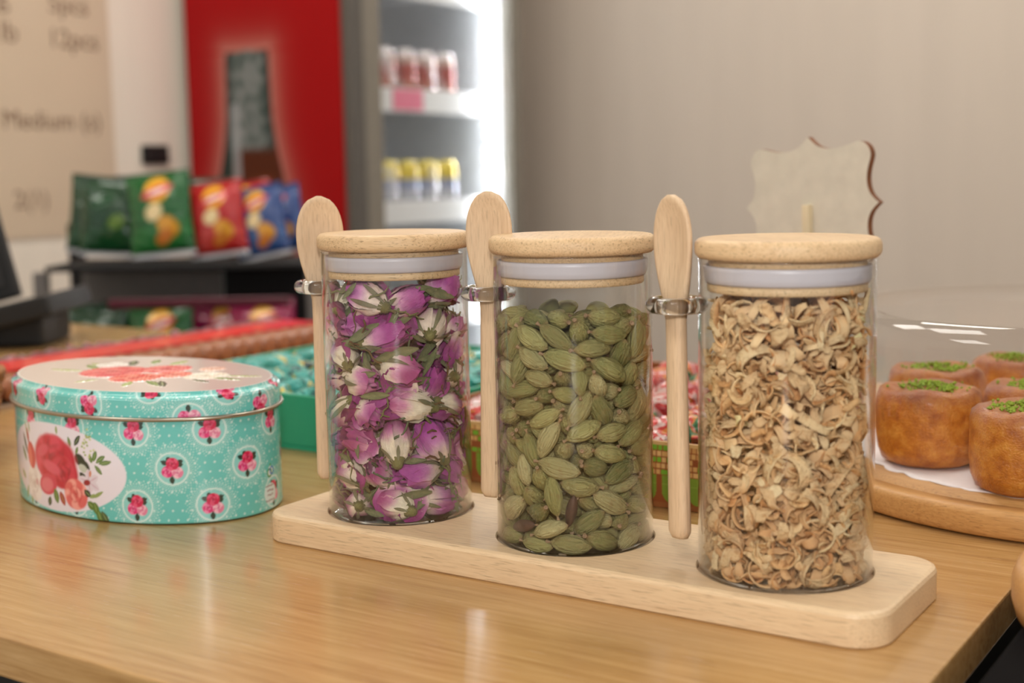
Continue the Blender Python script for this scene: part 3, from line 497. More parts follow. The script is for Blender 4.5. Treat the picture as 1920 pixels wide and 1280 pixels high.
CARD = [[75,58,42,148,-1,-54,183,484],[195,241,38,150,47,-260,200,436],[-133,281,39,151,-1,208,198,443],[-233,-7,36,168,47,46,181,414],[-300,-118,43,-174,-205,53,191,439],[-9,-323,34,167,-1,162,156,384],[245,-177,54,-120,301,-21,203,522],[-152,69,38,156,-1,82,186,438],[6,261,39,168,47,-19,198,461],[-231,177,35,-149,-1,152,153,405],[-316,12,61,-34,84,-162,168,425],[-108,-87,44,0,-150,152,176,470],[140,-279,43,169,47,203,190,503],[182,55,37,155,29,-71,181,413],[59,-69,40,148,24,231,160,453],[-218,230,126,306,-5,-27,169,445],[-184,1,100,172,115,68,193,507],[-181,-259,40,150,53,102,168,452],[19,-189,38,166,-1,82,179,439],[314,-47,48,218,53,16,157,444],[298,102,44,147,-1,-286,203,489],[8,121,48,172,-50,-74,194,471],[-305,98,78,-309,-8,-44,151,418],[-231,-188,104,-59,307,-53,201,496],[-79,-229,39,148,47,-12,157,457],[221,-46,49,142,-97,-26,196,523],[272,64,111,108,39,180,175,433],[91,265,70,92,-31,-274,203,531],[-22,-21,36,149,9,283,154,404],[-258,-93,108,107,-13,-137,192,499],[-19,-220,108,163,62,-211,169,462],[139,-149,45,-125,280,37,187,447],[144,-37,88,159,0,295,150,421],[256,188,123,4,185,222,194,489],[-83,167,45,147,61,-11,190,500],[-26,-96,102,152,-40,235,187,510],[-88,-309,108,211,106,-137,158,458],[77,-184,104,-137,264,45,189,490],[283,-65,129,158,16,-271,186,457],[170,153,70,175,20,-178,189,424],[-57,267,102,-160,-295,8,161,449],[-252,146,105,211,-5,58,162,395],[0,-168,164,152,-97,-201,160,391],[57,-314,111,117,52,146,181,435],[216,-138,127,99,-108,169,164,429],[82,119,114,180,14,155,151,429],[105,286,179,185,8,-157,181,501],[-164,151,100,-76,-197,-99,184,451],[-307,-3,166,-120,-94,251,202,529],[-56,30,85,-171,251,-50,149,384],[205,-224,146,93,7,165,184,498],[185,84,130,15,203,-232,165,480],[119,206,127,211,-68,167,182,438],[-137,253,158,85,-57,-228,167,483],[-274,163,191,191,-3,-51,156,436],[-139,-177,100,179,-29,8,194,429],[-103,78,125,155,-32,-29,192,448],[317,4,191,-129,258,22,165,448],[181,195,176,133,-38,276,190,434],[-32,323,166,-128,208,-119,168,423],[-208,2,195,188,-3,231,190,478],[-189,-101,172,144,-37,-74,199,519],[-2,-299,180,-101,-268,54,173,455],[70,34,130,129,-108,148,199,470],[121,82,198,-100,206,145,165,468],[8,192,118,161,27,-61,173,429],[-257,83,223,189,-107,134,175,456],[-299,-99,241,66,-44,-237,181,488],[-146,-282,180,-60,-74,-289,192,489],[276,-154,232,3,104,-200,204,506],[-30,-1,167,116,-11,203,184,505],[14,247,208,192,17,28,199,448],[-168,140,188,176,23,60,183,419],[-263,-181,253,289,-9,61,152,427],[-101,-181,170,154,89,12,173,432],[145,-280,205,-11,-285,-4,170,405],[219,9,179,59,90,142,177,491],[-40,-88,193,169,-54,142,179,434],[-185,264,247,138,213,-106,162,423],[-283,10,273,166,-16,75,185,425],[-177,-203,224,167,-29,257,182,436],[79,-313,275,9,-11,-28,193,429],[92,-85,153,147,51,69,201,501],[247,148,220,-140,-196,-34,186,494],[-113,-16,220,-145,219,-86,162,420],[-282,144,286,-214,5,-54,157,455],[-131,-275,302,31,40,-106,196,479],[81,-229,202,200,29,237,171,410],[185,-169,217,-111,284,1,198,478],[310,49,272,143,59,12,198,491],[87,183,213,153,97,-76,158,399],[-95,110,229,147,-72,21,158,407],[-182,-106,256,156,-18,188,162,433],[-44,-271,246,99,10,-1,200,501],[77,-149,225,197,18,-175,156,440],[127,-24,200,157,-19,66,158,403],[162,176,256,-174,-221,-53,171,488],[-63,198,176,173,106,-7,165,458],[4,66,250,149,55,-106,186,506],[-69,-320,382,8,-32,-69,150,380],[181,-255,326,-141,-59,206,179,501],[244,-53,237,134,-22,193,153,456],[44,-57,233,-104,267,3,163,396],[-17,112,182,213,8,-35,171,429],[-71,298,242,218,-1,-64,159,431],[125,11,266,151,19,-232,166,405],[11,-186,259,-107,221,99,196,450],[298,-110,376,220,66,1,180,447],[261,181,301,178,27,-262,166,435],[52,240,277,173,33,126,166,403],[-78,228,276,99,24,206,156,391],[-174,28,264,136,20,-34,181,435],[-41,-39,260,211,-70,175,160,413],[145,-97,269,163,-31,-215,166,462],[192,60,278,136,76,-239,191,478],[161,268,306,-59,-46,-257,201,506],[-101,19,297,190,205,7,170,412],[-264,-102,332,-122,257,-31,186,445],[-90,-153,245,161,-13,-7,151,381],[-33,-110,314,162,-25,192,201,494],[294,-81,307,190,25,-71,167,398],[239,214,428,65,-127,180,154,426],[60,310,332,88,100,79,200,511],[-318,-5,346,160,0,8,174,444],[-186,-196,305,136,-23,-79,178,498],[7,-296,339,-76,296,40,172,407],[-81,145,308,-92,207,-140,176,486],[42,158,283,134,-40,138,160,437],[-86,308,325,212,63,-107,168,420],[-183,154,276,-128,-260,-61,183,452],[-173,-61,324,173,14,-18,151,392],[-60,-222,321,37,-77,80,160,457],[95,-172,310,132,2,-269,183,489],[-98,78,371,187,14,-57,181,430],[-13,226,346,128,-2,-313,166,429],[-224,216,332,136,-6,-87,203,516],[-212,34,342,152,-43,-53,179,483],[-113,-206,383,118,77,169,178,435],[32,-210,361,155,-85,83,181,482],[232,-38,322,157,-87,-74,164,456],[5,2,327,119,63,-186,201,522],[-149,288,394,154,110,204,183,434],[-314,-50,426,-6,-118,-139,202,489],[-250,-205,389,-217,211,18,159,443],[-34,-320,479,290,-10,141,170,410],[195,-147,335,201,-26,124,170,478],[180,161,345,181,-46,-99,183,498],[125,-47,335,203,-10,-147,162,395],[-279,90,386,58,-68,-11,189,461],[-175,-140,368,177,35,170,166,420],[-143,-284,431,-37,264,-34,151,387],[230,-207,402,-56,191,78,160,439],[258,80,341,-117,-82,-242,153,420],[68,221,373,83,-8,-225,196,491],[46,-72,385,151,35,140,195,474],[-108,-43,371,1,-108,-14,154,394],[-211,-213,466,-113,-1,137,189,499],[100,-303,411,-205,-107,-85,201,496],[166,28,344,198,57,-157,153,397],[31,87,341,-152,-100,-158,190,431],[-23,313,426,51,-83,-313,156,434],[95,11,405,183,-51,-206,202,527],[-87,-262,471,-91,-310,-54,165,405],[123,-191,404,-98,217,124,199,470],[275,9,403,100,60,-231,192,480],[177,87,401,192,-25,-143,178,414],[-3,141,401,164,235,16,153,403],[-256,196,423,105,102,203,179,446],[-44,12,418,157,-27,-8,194,427],[-9,-247,419,238,0,-70,163,432],[225,-67,417,58,-70,268,161,474],[295,122,396,82,101,-16,164,477],[113,299,429,22,-169,264,171,470],[-263,119,481,81,-27,-194,184,476],[-231,-107,439,193,-38,228,172,480],[48,61,476,173,7,-63,204,512],[276,-152,466,-127,259,-33,172,490],[168,77,488,70,-39,187,164,434],[89,127,403,130,-37,-71,158,426],[-168,153,385,145,2,-38,198,450],[-240,11,436,35,-95,-110,182,426],[-67,-114,391,158,-8,-187,151,393],[13,-62,524,148,44,2,170,468],[321,37,475,-31,-148,-116,188,429],[160,188,432,120,118,34,169,442],[-79,219,409,229,-49,-20,180,436],[-148,54,439,137,25,-299,176,470],[-129,-149,453,-97,-248,1,177,463],[38,-124,447,100,43,266,151,410],[105,-9,502,-205,-218,7,174,463],[237,208,558,37,-35,174,188,509],[53,182,462,158,37,-63,158,466],[-168,268,481,129,69,-110,178,445],[-294,-130,523,12,-200,-121,195,441],[-35,-109,464,-216,114,-91,161,428],[139,-100,458,181,-9,-91,157,467],[138,-75,548,148,-35,199,190,447],[131,271,511,183,13,170,184,438],[-112,159,456,141,-55,-200,198,449],[-104,-51,478,124,106,166,180,412],[60,-316,537,-6,-263,18,197,434],[101,-249,480,110,-46,91,183,471],[213,-1,484,130,2,175,153,437],[-69,55,497,-174,58,-94,185,500],[-213,241,565,-191,-200,-54,195,440],[-198,30,499,130,-78,-249,149,438],[-33,-195,520,219,16,24,158,404],[78,-158,507,145,117,-159,154,411],[317,-39,544,105,-51,-298,185,433],[261,126,486,225,114,27,174,456],[42,100,565,142,20,-239,176,456],[-314,30,527,191,48,5,172,473],[-165,-260,539,-240,137,-34,163,423],[13,-254,555,32,212,109,184,505],[229,-92,508,210,118,-6,155,436],[285,87,559,130,-20,299,202,474],[2,259,480,-159,-8,200,172,431],[-60,-43,566,145,-65,17,172,480],[-221,-84,520,151,68,45,201,511],[-86,-262,563,-222,133,-65,172,423],[183,-217,485,-140,-262,30,155,426],[283,-152,564,-132,-99,-76,155,447],[-15,313,547,-158,60,-155,203,490],[-110,220,532,162,64,-123,202,478],[-89,105,574,169,10,-43,170,457],[-114,-142,535,-196,19,-71,178,422],[196,-247,576,105,56,192,173,487],[284,-68,622,-105,248,79,190,447],[148,170,506,160,-37,86,157,401],[-11,180,527,-198,-215,-56,204,451],[-180,129,531,209,-61,79,183,494],[30,12,582,-180,138,90,181,436],[103,-238,598,-92,-306,11,156,448],[255,-183,672,-28,55,-217,176,486],[175,124,576,202,32,-128,197,444],[99,308,598,264,-82,34,156,439],[-185,249,648,145,-20,231,201,465],[-153,-42,565,-131,-264,-9,195,493],[29,-133,593,142,2,257,188,478],[165,-160,559,93,241,104,149,441],[181,28,567,179,-62,90,178,454],[171,244,608,66,-31,241,196,452],[-166,158,615,112,50,-128,184,438],[-226,50,582,149,1,231,181,481],[-192,-252,616,135,56,75,189,457],[-35,-62,645,174,30,18,187,425],[287,121,653,80,291,-59,152,380],[85,190,590,260,-25,-39,173,476],[-4,282,628,101,16,-273,193,499],[-292,112,613,135,-58,-19,188,501],[-126,12,630,159,60,43,203,457],[42,-319,639,-206,-1,175,169,407],[-18,80,634,188,-70,-136,166,459],[103,92,640,-163,-254,-23,198,498],[-95,258,606,187,-8,-276,172,404],[-249,189,706,211,46,-33,196,495],[-262,-83,605,155,15,-62,193,465],[-52,-311,678,134,53,119,188,462],[309,34,664,278,-10,-139,186,491],[-103,-27,708,150,34,5,169,408],[3,173,624,55,89,8,165,395],[-153,274,748,263,16,107,150,421],[-264,5,654,165,5,-117,200,441],[-92,-139,620,-41,105,169,182,484],[79,-211,672,-93,233,51,199,492],[158,-26,629,170,91,-126,173,478],[36,-8,664,95,74,300,153,425],[-87,137,659,-180,98,189,154,443],[-316,54,718,-136,210,8,192,454],[-190,-160,602,250,80,-111,154,435],[-8,-201,654,120,46,270,177,451],[182,-106,617,201,-82,110,174,411],[219,74,643,231,-77,-46,154,407],[-11,-66,720,175,21,61,168,481],[-188,-60,668,-195,-252,-14,186,462],[-279,-148,673,182,18,49,187,462],[34,-276,744,-169,238,-18,165,417],[233,-56,692,242,114,61,177,485],[138,27,697,162,-28,223,183,452],[43,250,702,127,35,-303,197,460],[-49,61,706,176,10,53,159,425],[-314,43,812,-115,209,25,190,509],[171,-172,658,70,1,284,165,451],[313,-69,719,215,99,40,167,458],[122,-75,707,15,-111,-311,183,493],[139,277,692,51,-69,257,183,426],[-57,282,714,223,-24,-66,201,526],[56,-14,752,133,4,62,156,447],[-115,-229,656,235,-27,126,159,422],[184,-262,684,8,-56,-255,183,456],[309,-31,819,3,-66,248,151,446],[219,188,690,-108,53,-131,181,459],[21,121,709,149,25,56,168,451],[-203,93,687,146,-55,161,177,432],[-30,50,786,154,15,-26,203,514],[118,-273,749,-131,-297,-39,156,400],[256,-120,759,-109,185,153,153,389],[241,57,759,133,87,109,195,503],[14,325,805,270,-63,65,153,394],[-135,182,708,199,-32,-128,166,470],[-195,-154,712,212,7,148,199,487],[-72,-90,779,134,35,60,151,399],[234,-197,785,-250,27,2,163,424],[231,145,770,90,192,75,190,479],[101,294,801,284,8,-2,184,495],[-120,81,756,-143,230,33,150,424],[-257,-43,725,-151,-260,-19,162,408],[-88,-297,755,179,36,-151,189,441],[90,64,781,-141,-206,60,188,489],[208,-31,780,200,-11,-238,187,427],[134,129,716,194,63,171,154,444],[-85,292,823,55,-29,-297,195,457],[-185,21,745,-120,-207,45,166,420],[-124,-139,757,116,77,20,157,422],[-62,-179,706,139,-46,10,200,436],[31,-100,793,150,34,86,164,407],[147,214,746,132,-44,199,168,460],[-28,200,764,179,-43,244,165,472],[-220,127,757,164,24,204,176,420],[-298,-102,798,119,-60,49,179,480],[-16,-199,778,-121,301,-23,177,468],[103,-156,740,171,-17,-171,183,472],[28,-20,844,147,-33,-244,188,487],[2,240,834,178,101,189,153,443],[-248,193,812,-183,56,-81,189,493],[-217,-231,763,39,77,304,180,503],[8,-316,820,-136,22,152,154,446],[86,-237,812,-119,284,55,196,444],[271,-154,855,-96,265,-24,202,513],[25,91,875,125,-22,-170,199,524],[-149,214,817,78,-41,-231,178,471],[-213,-67,790,-164,-259,35,202,484],[-64,-182,842,157,-42,-43,152,459],[22,-238,870,190,23,-124,160,468],[132,-56,815,117,14,296,162,449],[169,92,827,138,5,111,167,420],[70,-152,856,154,-9,169,157,412],[-190,78,813,108,140,157,163,417],[-143,-139,834,154,-31,-59,178,434],[-19,-315,913,205,4,153,173,473],[178,-144,822,208,95,-11,201,439],[214,232,823,163,-1,-226,163,478],[61,190,781,199,6,-59,150,401],[-114,-6,823,126,-29,94,157,469],[-287,-131,925,15,-33,244,173,450],[-100,-291,866,-20,45,76,175,434],[178,-255,813,10,51,247,155,402],[288,-83,919,59,31,59,186,481],[42,170,857,52,98,-299,151,387],[-62,157,841,173,17,146,168,418],[124,23,899,148,85,-139,196,475],[-156,-248,821,88,33,-140,181,439],[127,-291,908,103,212,145,200,499],[312,88,824,147,110,21,182,433],[126,218,852,107,11,-313,159,425],[-104,271,912,73,21,314,192,438],[-247,101,875,148,7,-80,198,460],[91,-79,907,165,-5,177,195,517],[-24,-313,1007,207,4,149,185,502],[222,-7,857,174,10,234,168,413],[250,147,872,202,6,-153,164,429],[-11,311,908,235,-29,92,200,437],[-110,82,875,137,-30,-227,190,493],[-208,-16,865,160,53,-11,173,421],[-142,-199,909,154,15,-76,201,527],[164,-160,905,162,53,-58,192,472],[209,243,900,126,55,75,152,417],[103,306,931,153,-121,127,166,421],[-217,227,906,189,34,-61,186,463],[-302,-26,900,93,51,-307,200,494],[-235,-189,860,-129,-284,-10,160,424],[-80,-83,886,139,24,-191,167,419],[307,53,905,10,-183,125,169,437],[64,226,920,-193,201,54,161,475],[-145,178,930,-32,286,-2,165,472],[-187,48,932,208,105,117,195,456],[-238,-219,953,9,-231,-80,164,421],[-25,-191,923,108,-77,-27,180,472],[-104,98,965,-116,-68,146,181,468],[173,144,921,73,-81,312,203,486],[-49,202,932,-225,-222,22,191,478],[-263,167,962,-59,53,-23,190,475],[-194,-128,912,68,-59,3,156,446],[-46,-105,964,164,22,-134,190,495],[70,-230,957,-157,-118,-99,161,447],[-39,-16,919,-69,120,-100,181,486],[46,305,1014,255,-32,-156,189,463],[-178,248,1002,66,43,-228,179,466],[-212,-59,949,146,-52,-129,185,475],[-126,-194,988,134,4,-130,170,404],[92,-302,1013,222,31,204,185,463],[217,-14,941,133,93,-71,190,487],[25,62,959,137,24,-146,179,488],[-53,296,1017,-113,-38,-94,178,495],[-137,5,997,127,36,-223,203,471],[-176,-130,1004,141,-148,-75,153,451],[83,-139,982,185,-48,146,176,476],[222,-209,956,-154,273,-43,203,456],[271,118,966,-55,-65,-174,164,456],[108,-28,986,-118,179,-63,183,503],[-299,94,991,41,297,-48,184,420],[-153,-193,1067,182,102,-3,176,414],[7,-124,1061,-159,40,67,181,461],[166,-235,1029,-51,242,121,180,487],[321,9,984,273,43,92,195,429],[18,178,976,91,2,-273,188,455],[0,-18,1013,-146,189,-86,175,430],[-254,-194,1048,-116,105,-211,161,474],[-136,-282,982,-313,28,61,189,458],[281,-160,1025,-188,-107,-25,182,432],[223,61,1013,80,42,123,198,446],[155,235,969,220,112,0,155,409],[-67,170,1028,177,-106,55,203,504],[137,-75,1050,142,-33,217,163,421],[-86,-119,1043,145,295,10,165,417],[213,-113,988,-6,178,70,153,424],[263,-39,1037,186,7,-205,196,520],[125,111,1006,-159,-91,-12,175,486],[7,226,1078,156,43,-6,191,458],[-216,107,1022,13,-68,89,151,400],[-202,-45,1029,182,94,-161,150,414],[-39,-249,1080,170,63,115,187,476],[253,-153,1102,-137,218,-26,176,493],[229,158,1026,-69,-237,157,186,463],[173,258,1050,124,30,-198,201,439],[-317,-53,996,194,213,55,180,435],[-304,3,1067,173,-83,48,157,448],[-51,33,1047,123,-121,-33,156,455],[81,-252,1086,159,-71,-222,189,447],[185,111,1090,171,-24,-227,199,475],[86,215,1022,-5,80,-158,161,439],[-136,97,1052,-140,7,-298,170,441],[-255,24,994,-9,41,144,164,424],[-12,-202,1007,163,-29,-264,153,435],[91,1,1068,173,30,228,170,450],[149,-152,1067,-147,130,-94,176,425],[46,108,1037,-156,-6,-303,167,418],[-160,207,1089,-169,-40,116,175,443],[-231,154,1085,67,90,32,179,461],[-245,-102,1073,-134,154,-137,200,448]]
cb = to_cam(JX[1]); jx = JX[1]
def seen_rank(d):
    x, y, z = d[0]*1e-4, d[1]*1e-4, d[2]*1e-4; e = (math.cos(cb), math.sin(cb)); return -(x*e[0]+y*e[1]+1.1*max(0, math.hypot(x, y)-.012)*(1 if x*e[0]+y*e[1] > -.012 else .3)+.9*max(0, z-.095))
order = sorted(range(len(CARD)), key=lambda i: seen_rank(CARD[i])); dark = 0
M_podark = plain('dark_pod_husk', C(74, 48, 36), .6, .35, 5)
rest = []
for rank, i in enumerate(order):
    x, y, z, rx, ry, rz, L, r = CARD[i]; m = pods[i % 6]; s = L*1.07e-4; wx = (r*1e-5/.245)/s*1.07
    mat = Matrix.Translation((jx+x*1.03e-4, y*1.03e-4, FLOOR_IN+z*1e-4)) @ Euler((rx/100, ry/100, rz/100)).to_matrix().to_4x4() @ Matrix.Diagonal((s*wx, s*wx, s, 1))
    if rank < 270:
        o = ob('cardamom_pod', m); o.matrix_world = mat
        a = math.atan2(y, x); isdark = rank in (9, 40)
        if isdark:
            mm = bpy.data.meshes.get('shrivelled_pod')
            if mm is None:
                mm = m.copy(); mm.name = 'shrivelled_pod'; mm.materials[0] = M_podark
            o.data = mm; o.scale = (s*wx*.62, s*wx*.62, s); tag(o, ['shrivelled dark brown cardamom pod in the middle jar', 'smaller dark brown cardamom pod low in the middle jar'][dark], 'cardamom pod', 'cardamom pods in the middle jar'); dark = 1
        else: tag(o, 'plump olive green cardamom pod in the '+('top' if z > 780 else 'middle' if z > 380 else 'bottom')+' third of the middle glass jar', 'cardamom pod', 'cardamom pods in the middle jar')
        ob('stalk', stk_me, o)
    else:
        V = np.array([v.co for v in m.vertices]); W = V@np.array(mat.to_3x3()).T+np.array(mat.to_translation())
        rest.append((W.tolist(), [tuple(p.vertices) for p in m.polygons], np.zeros((len(V), 3))))
V, F, K = join(rest); tag(ob('cardamom_fill', me('cardamom_fill', V, F, M_pod, True, K)), 'mass of green cardamom pods deep inside the middle jar', 'cardamom', kind='stuff')

# ---- curled orange peel shavings
def peel_mat():
    g = G('dried_peel'); r = g.math('FRACT', g.math('ADD', g.n('ObjectInfo').outputs['Random'], g.n('NewGeometry').outputs['Random Per Island']))
    base = g.ramp(r, [(0, C(222, 170, 114)), (.25, C(238, 196, 142)), (.45, C(206, 144, 88)), (.65, C(234, 190, 134)), (.85, C(246, 220, 172)), (1, C(216, 158, 104))])
    sep = g.n('SeparateColor', {'Color': g.n('Attribute', attribute_name='Col').outputs['Color']}); n = g.noise(g.tc('Object'), 7, 4, .6)
    c = g.mix(sep.outputs[0], base, g.mix(.5, base, C(236, 214, 172))); c = g.mix(g.ramp(n, [(.52, (0, 0, 0, 1)), (.72, (.6, .6, .6, 1))]), c, C(186, 126, 74))
    return g.pr(c, .7, normal=g.bump(n, .4, .05), **{'Specular IOR Level': .2})
M_peel = peel_mat(); M_peelpale = plain('pale_peel', C(232, 216, 160), .7, .08, 6)
def peel_mesh(seed):
    q = random.Random(seed); span = q.choice([1.3, 2.2, 3.3, 4.4, 5.4, 2.7]); R = q.uniform(.24, .46); pitch = q.uniform(-.34, .34); wd = q.uniform(.11, .20); ns = 16; v, f, col = [], [], []
    tilt = q.uniform(-.6, .6); ph = q.uniform(0, 6)
    for i in range(ns):
        t = i/(ns-1); a = span*(t-.5); rr = R*(1+.25*(t-.5)+.06*math.sin(7*t+ph)); taper = (math.sin(PI*(.06+.88*t)))**.45
        er = Vector((math.cos(a), math.sin(a), 0)); ax = (Vector((0, 0, 1))+er*(tilt*math.sin(3*t+ph))).normalized(); nn = ax.cross(Vector((-math.sin(a), math.cos(a), 0))).normalized()
        c = er*rr-Vector((R*.55, 0, 0))+Vector((0, 0, pitch*(t-.5)*2)); h = wd*taper*(1+.12*math.sin(11*t+ph)); th = .022
        for s_, b in ((-1, -1), (-.5, -1), (.5, -1), (1, -1), (1, 1), (.5, 1), (-.5, 1), (-1, 1)):
            cv = .04*(1-s_*s_); v.append(tuple(c+ax*(s_*h)+nn*(b*th*(1 if abs(s_) < 1 else .55)+cv))); col.append((1.0 if b < 0 else 0.0,)*3)
    for i in range(ns-1):
        for k in range(8): f.append((i*8+k, i*8+(k+1) % 8, (i+1)*8+(k+1) % 8, (i+1)*8+k))
    f.append(tuple(range(8))[::-1]); f.append(tuple(range((ns-1)*8, ns*8))); return me('orange_peel_shaving', v, f, M_peel, True, col)
peels = [peel_mesh(s+20) for s in range(14)]
cc = to_cam(JX[2]); jx = JX[2]; TOPZ = .1335
front = against(peels, jx, 296, (FLOOR_IN+.001, TOPZ), (cc-1.45, cc+1.45), (0, .0030), (.0125, .0195), 21)
for k, (m, l, r, s) in enumerate(front):
    o = ob('orange_peel_shaving', m, loc=l, rot=r); o.scale = (s, s, s)
    if k in (60, 130, 200):
        mm = m.copy(); mm.materials[0] = M_peelpale; o.data = mm; tag(o, 'pale yellowish dried orange peel shaving in the third jar', 'orange peel', 'orange peel in the third jar')
    else: tag(o, 'curled tan dried orange peel shaving in the '+('top' if l[2] > .095 else 'middle' if l[2] > .055 else 'bottom')+' third of the rightmost glass jar', 'orange peel', 'orange peel in the third jar')
rest = []
more = against(peels, jx, 70, (FLOOR_IN, FLOOR_IN+.001), (cc-1.6, cc+1.6), (0, .012), (.010, .016), 27)+against(peels, jx, 420, (FLOOR_IN+.002, TOPZ), (cc-1.7, cc+1.7), (.002, .010), (.012, .019), 22)+against(peels, jx, 230, (FLOOR_IN+.002, TOPZ), (cc+1.4, cc+2*PI-1.4), (0, .004), (.012, .018), 23)+against(peels, jx, 260, (FLOOR_IN+.002, TOPZ-.004), (cc-1.9, cc+1.9), (.010, .022), (.014, .020), 25)+against(peels, jx, 120, (TOPZ-.012, TOPZ+.001), (0, 2*PI), (.006, .040), (.011, .018), 24)
for m, l, r, s in more:
    V = np.array([v.co for v in m.vertices]); W = (V*s)@np.array(r.to_matrix()).T+np.array(l); kk = np.array([d.color[:3] for d in m.color_attributes['Col'].data])
    rest.append((W.tolist(), [tuple(p.vertices) for p in m.polygons], kk))
V, F, K = join(rest); tag(ob('orange_peel_fill', me('orange_peel_fill', V, F, M_peel, True, K)), 'mass of tan orange peel shavings deep inside the third jar', 'orange peel', kind='stuff')

# ================================================================== OVAL TIN (flat print on dense grids)
TA, TB, TPH = .0974, .0628, -.0743
TIN_TEAL, TIN_TEAL2, LACE = C3(104, 196, 188), C3(150, 214, 208), C3(216, 238, 232)
def ell_table(a, b, n=4000):
    t = np.linspace(0, 2*PI, n+1); s = np.concatenate([[0], np.cumsum(np.hypot(np.diff(a*np.cos(t)), np.diff(b*np.sin(t))))]); return t, s
def ell_pts(off, t):
    x, y = TA*np.cos(t), TB*np.sin(t); nx, ny = np.cos(t)/TA, np.sin(t)/TB; l = np.hypot(nx, ny); return x+off*nx/l, y+off*ny/l
T_t, T_s = ell_table(TA, TB); CIRC = T_s[-1]*1000
M_tin = vcol('tin_print', .22, **{'Coat Weight': .5, 'Coat Roughness': .08, 'Specular IOR Level': .55}); M_tinm = plain('tin_metal', C(178, 168, 152), .28, .04, 300, Metallic=1.0)
R_D, R_M, R_L = C3(150, 18, 60), C3(205, 30, 78), C3(226, 84, 122); P_M, P_L = C3(224, 130, 160), C3(242, 190, 204); LEAFD = C3(44, 58, 46)
def small_roses(P, x, y, flip=1, seed=0):
    K_ = 1.28
    for a, l in ((2.7, 4.4), (.5, 4.4), (2.0, 3.8), (-1.6, 4.2), (.15, 3.6)):
        P.leaf(x+flip*2.4*math.cos(a), y+flip*(1.6+2.0*math.sin(a)), l, 2.9, (a if flip > 0 else a+PI), LEAFD)
    P.leaf(x-.3, y-flip*4.2, 4.4, 2.8, -PI/2*flip, LEAFD)
    P.rose(x-2.7, y-flip*1.6, 3.3, C3(180, 20, 90), C3(220, 50, 120), C3(236, 130, 170), 7, seed+1)
    P.rose(x+2.8, y-flip*2.2, 3.2, C3(204, 100, 140), P_M, P_L, 7, seed+2)
    P.rose(x+.2, y+flip*2.8, 3.5, R_D, R_M, R_L, 7, seed+3)
def doily(P, x, y):
    P.ell(x, y, 9.0, 9.0, TIN_TEAL2, 0, .6, a=.75); P.ring(x, y, 9.0, .55, LACE, .85)
    P.dots(x, y, 10.2, 54, .30, LACE, 0, .8); P.dots(x, y, 11.2, 54, .30, LACE, PI/54, .75); P.ring(x, y, 12.1, .16, LACE, .45); P.dots(x, y, 12.8, 42, .42, LACE, .05, .75)
    P.dots(x, y, 13.9, 42, .30, LACE, .05+PI/42, .7); P.dots(x, y, 14.9, 21, .42, LACE, .05, .7)
def lattice():
    st = CIRC/12; out = []
    for row, z in enumerate((10.5, 31.7, 52.9, 74.1)):
        for k in range(-1, 14): out.append((440.6+(k-10)*st+(st/2 if row % 2 else 0), z))
    return out
def teal_pattern(x, y, spots=None, dx=0, dz=0, flip=1):
    P = Paint(x, y, TIN_TEAL); st = CIRC/12
    gx, gy = 5.3, 5.3                                           # polka dots on a staggered grid
    u, v = (x+dx)/gx, (y+dz)/gy; row = np.floor(v); uu = u+.5*(row % 2)
    d = np.hypot((uu-np.floor(uu)-.5)*gx, (v-row-.5)*gy); P.lay(np.clip((.62-d)/.3+.5, 0, 1)*.8, C3(222, 242, 236))
    L = [((a+dx) % CIRC+o, b+dz) for a, b in lattice()[:] for o in ((0, -CIRC, CIRC) if True else (0,))]
    L = sorted({(round(a, 1), round(b, 1)) for a, b in L if -20 < a < CIRC+20})
    if spots: L = spots
    for a, b in L: doily(P, a, b)
    for i, (a, b) in enumerate(L): small_roses(P, a, b, flip, i)
    return P
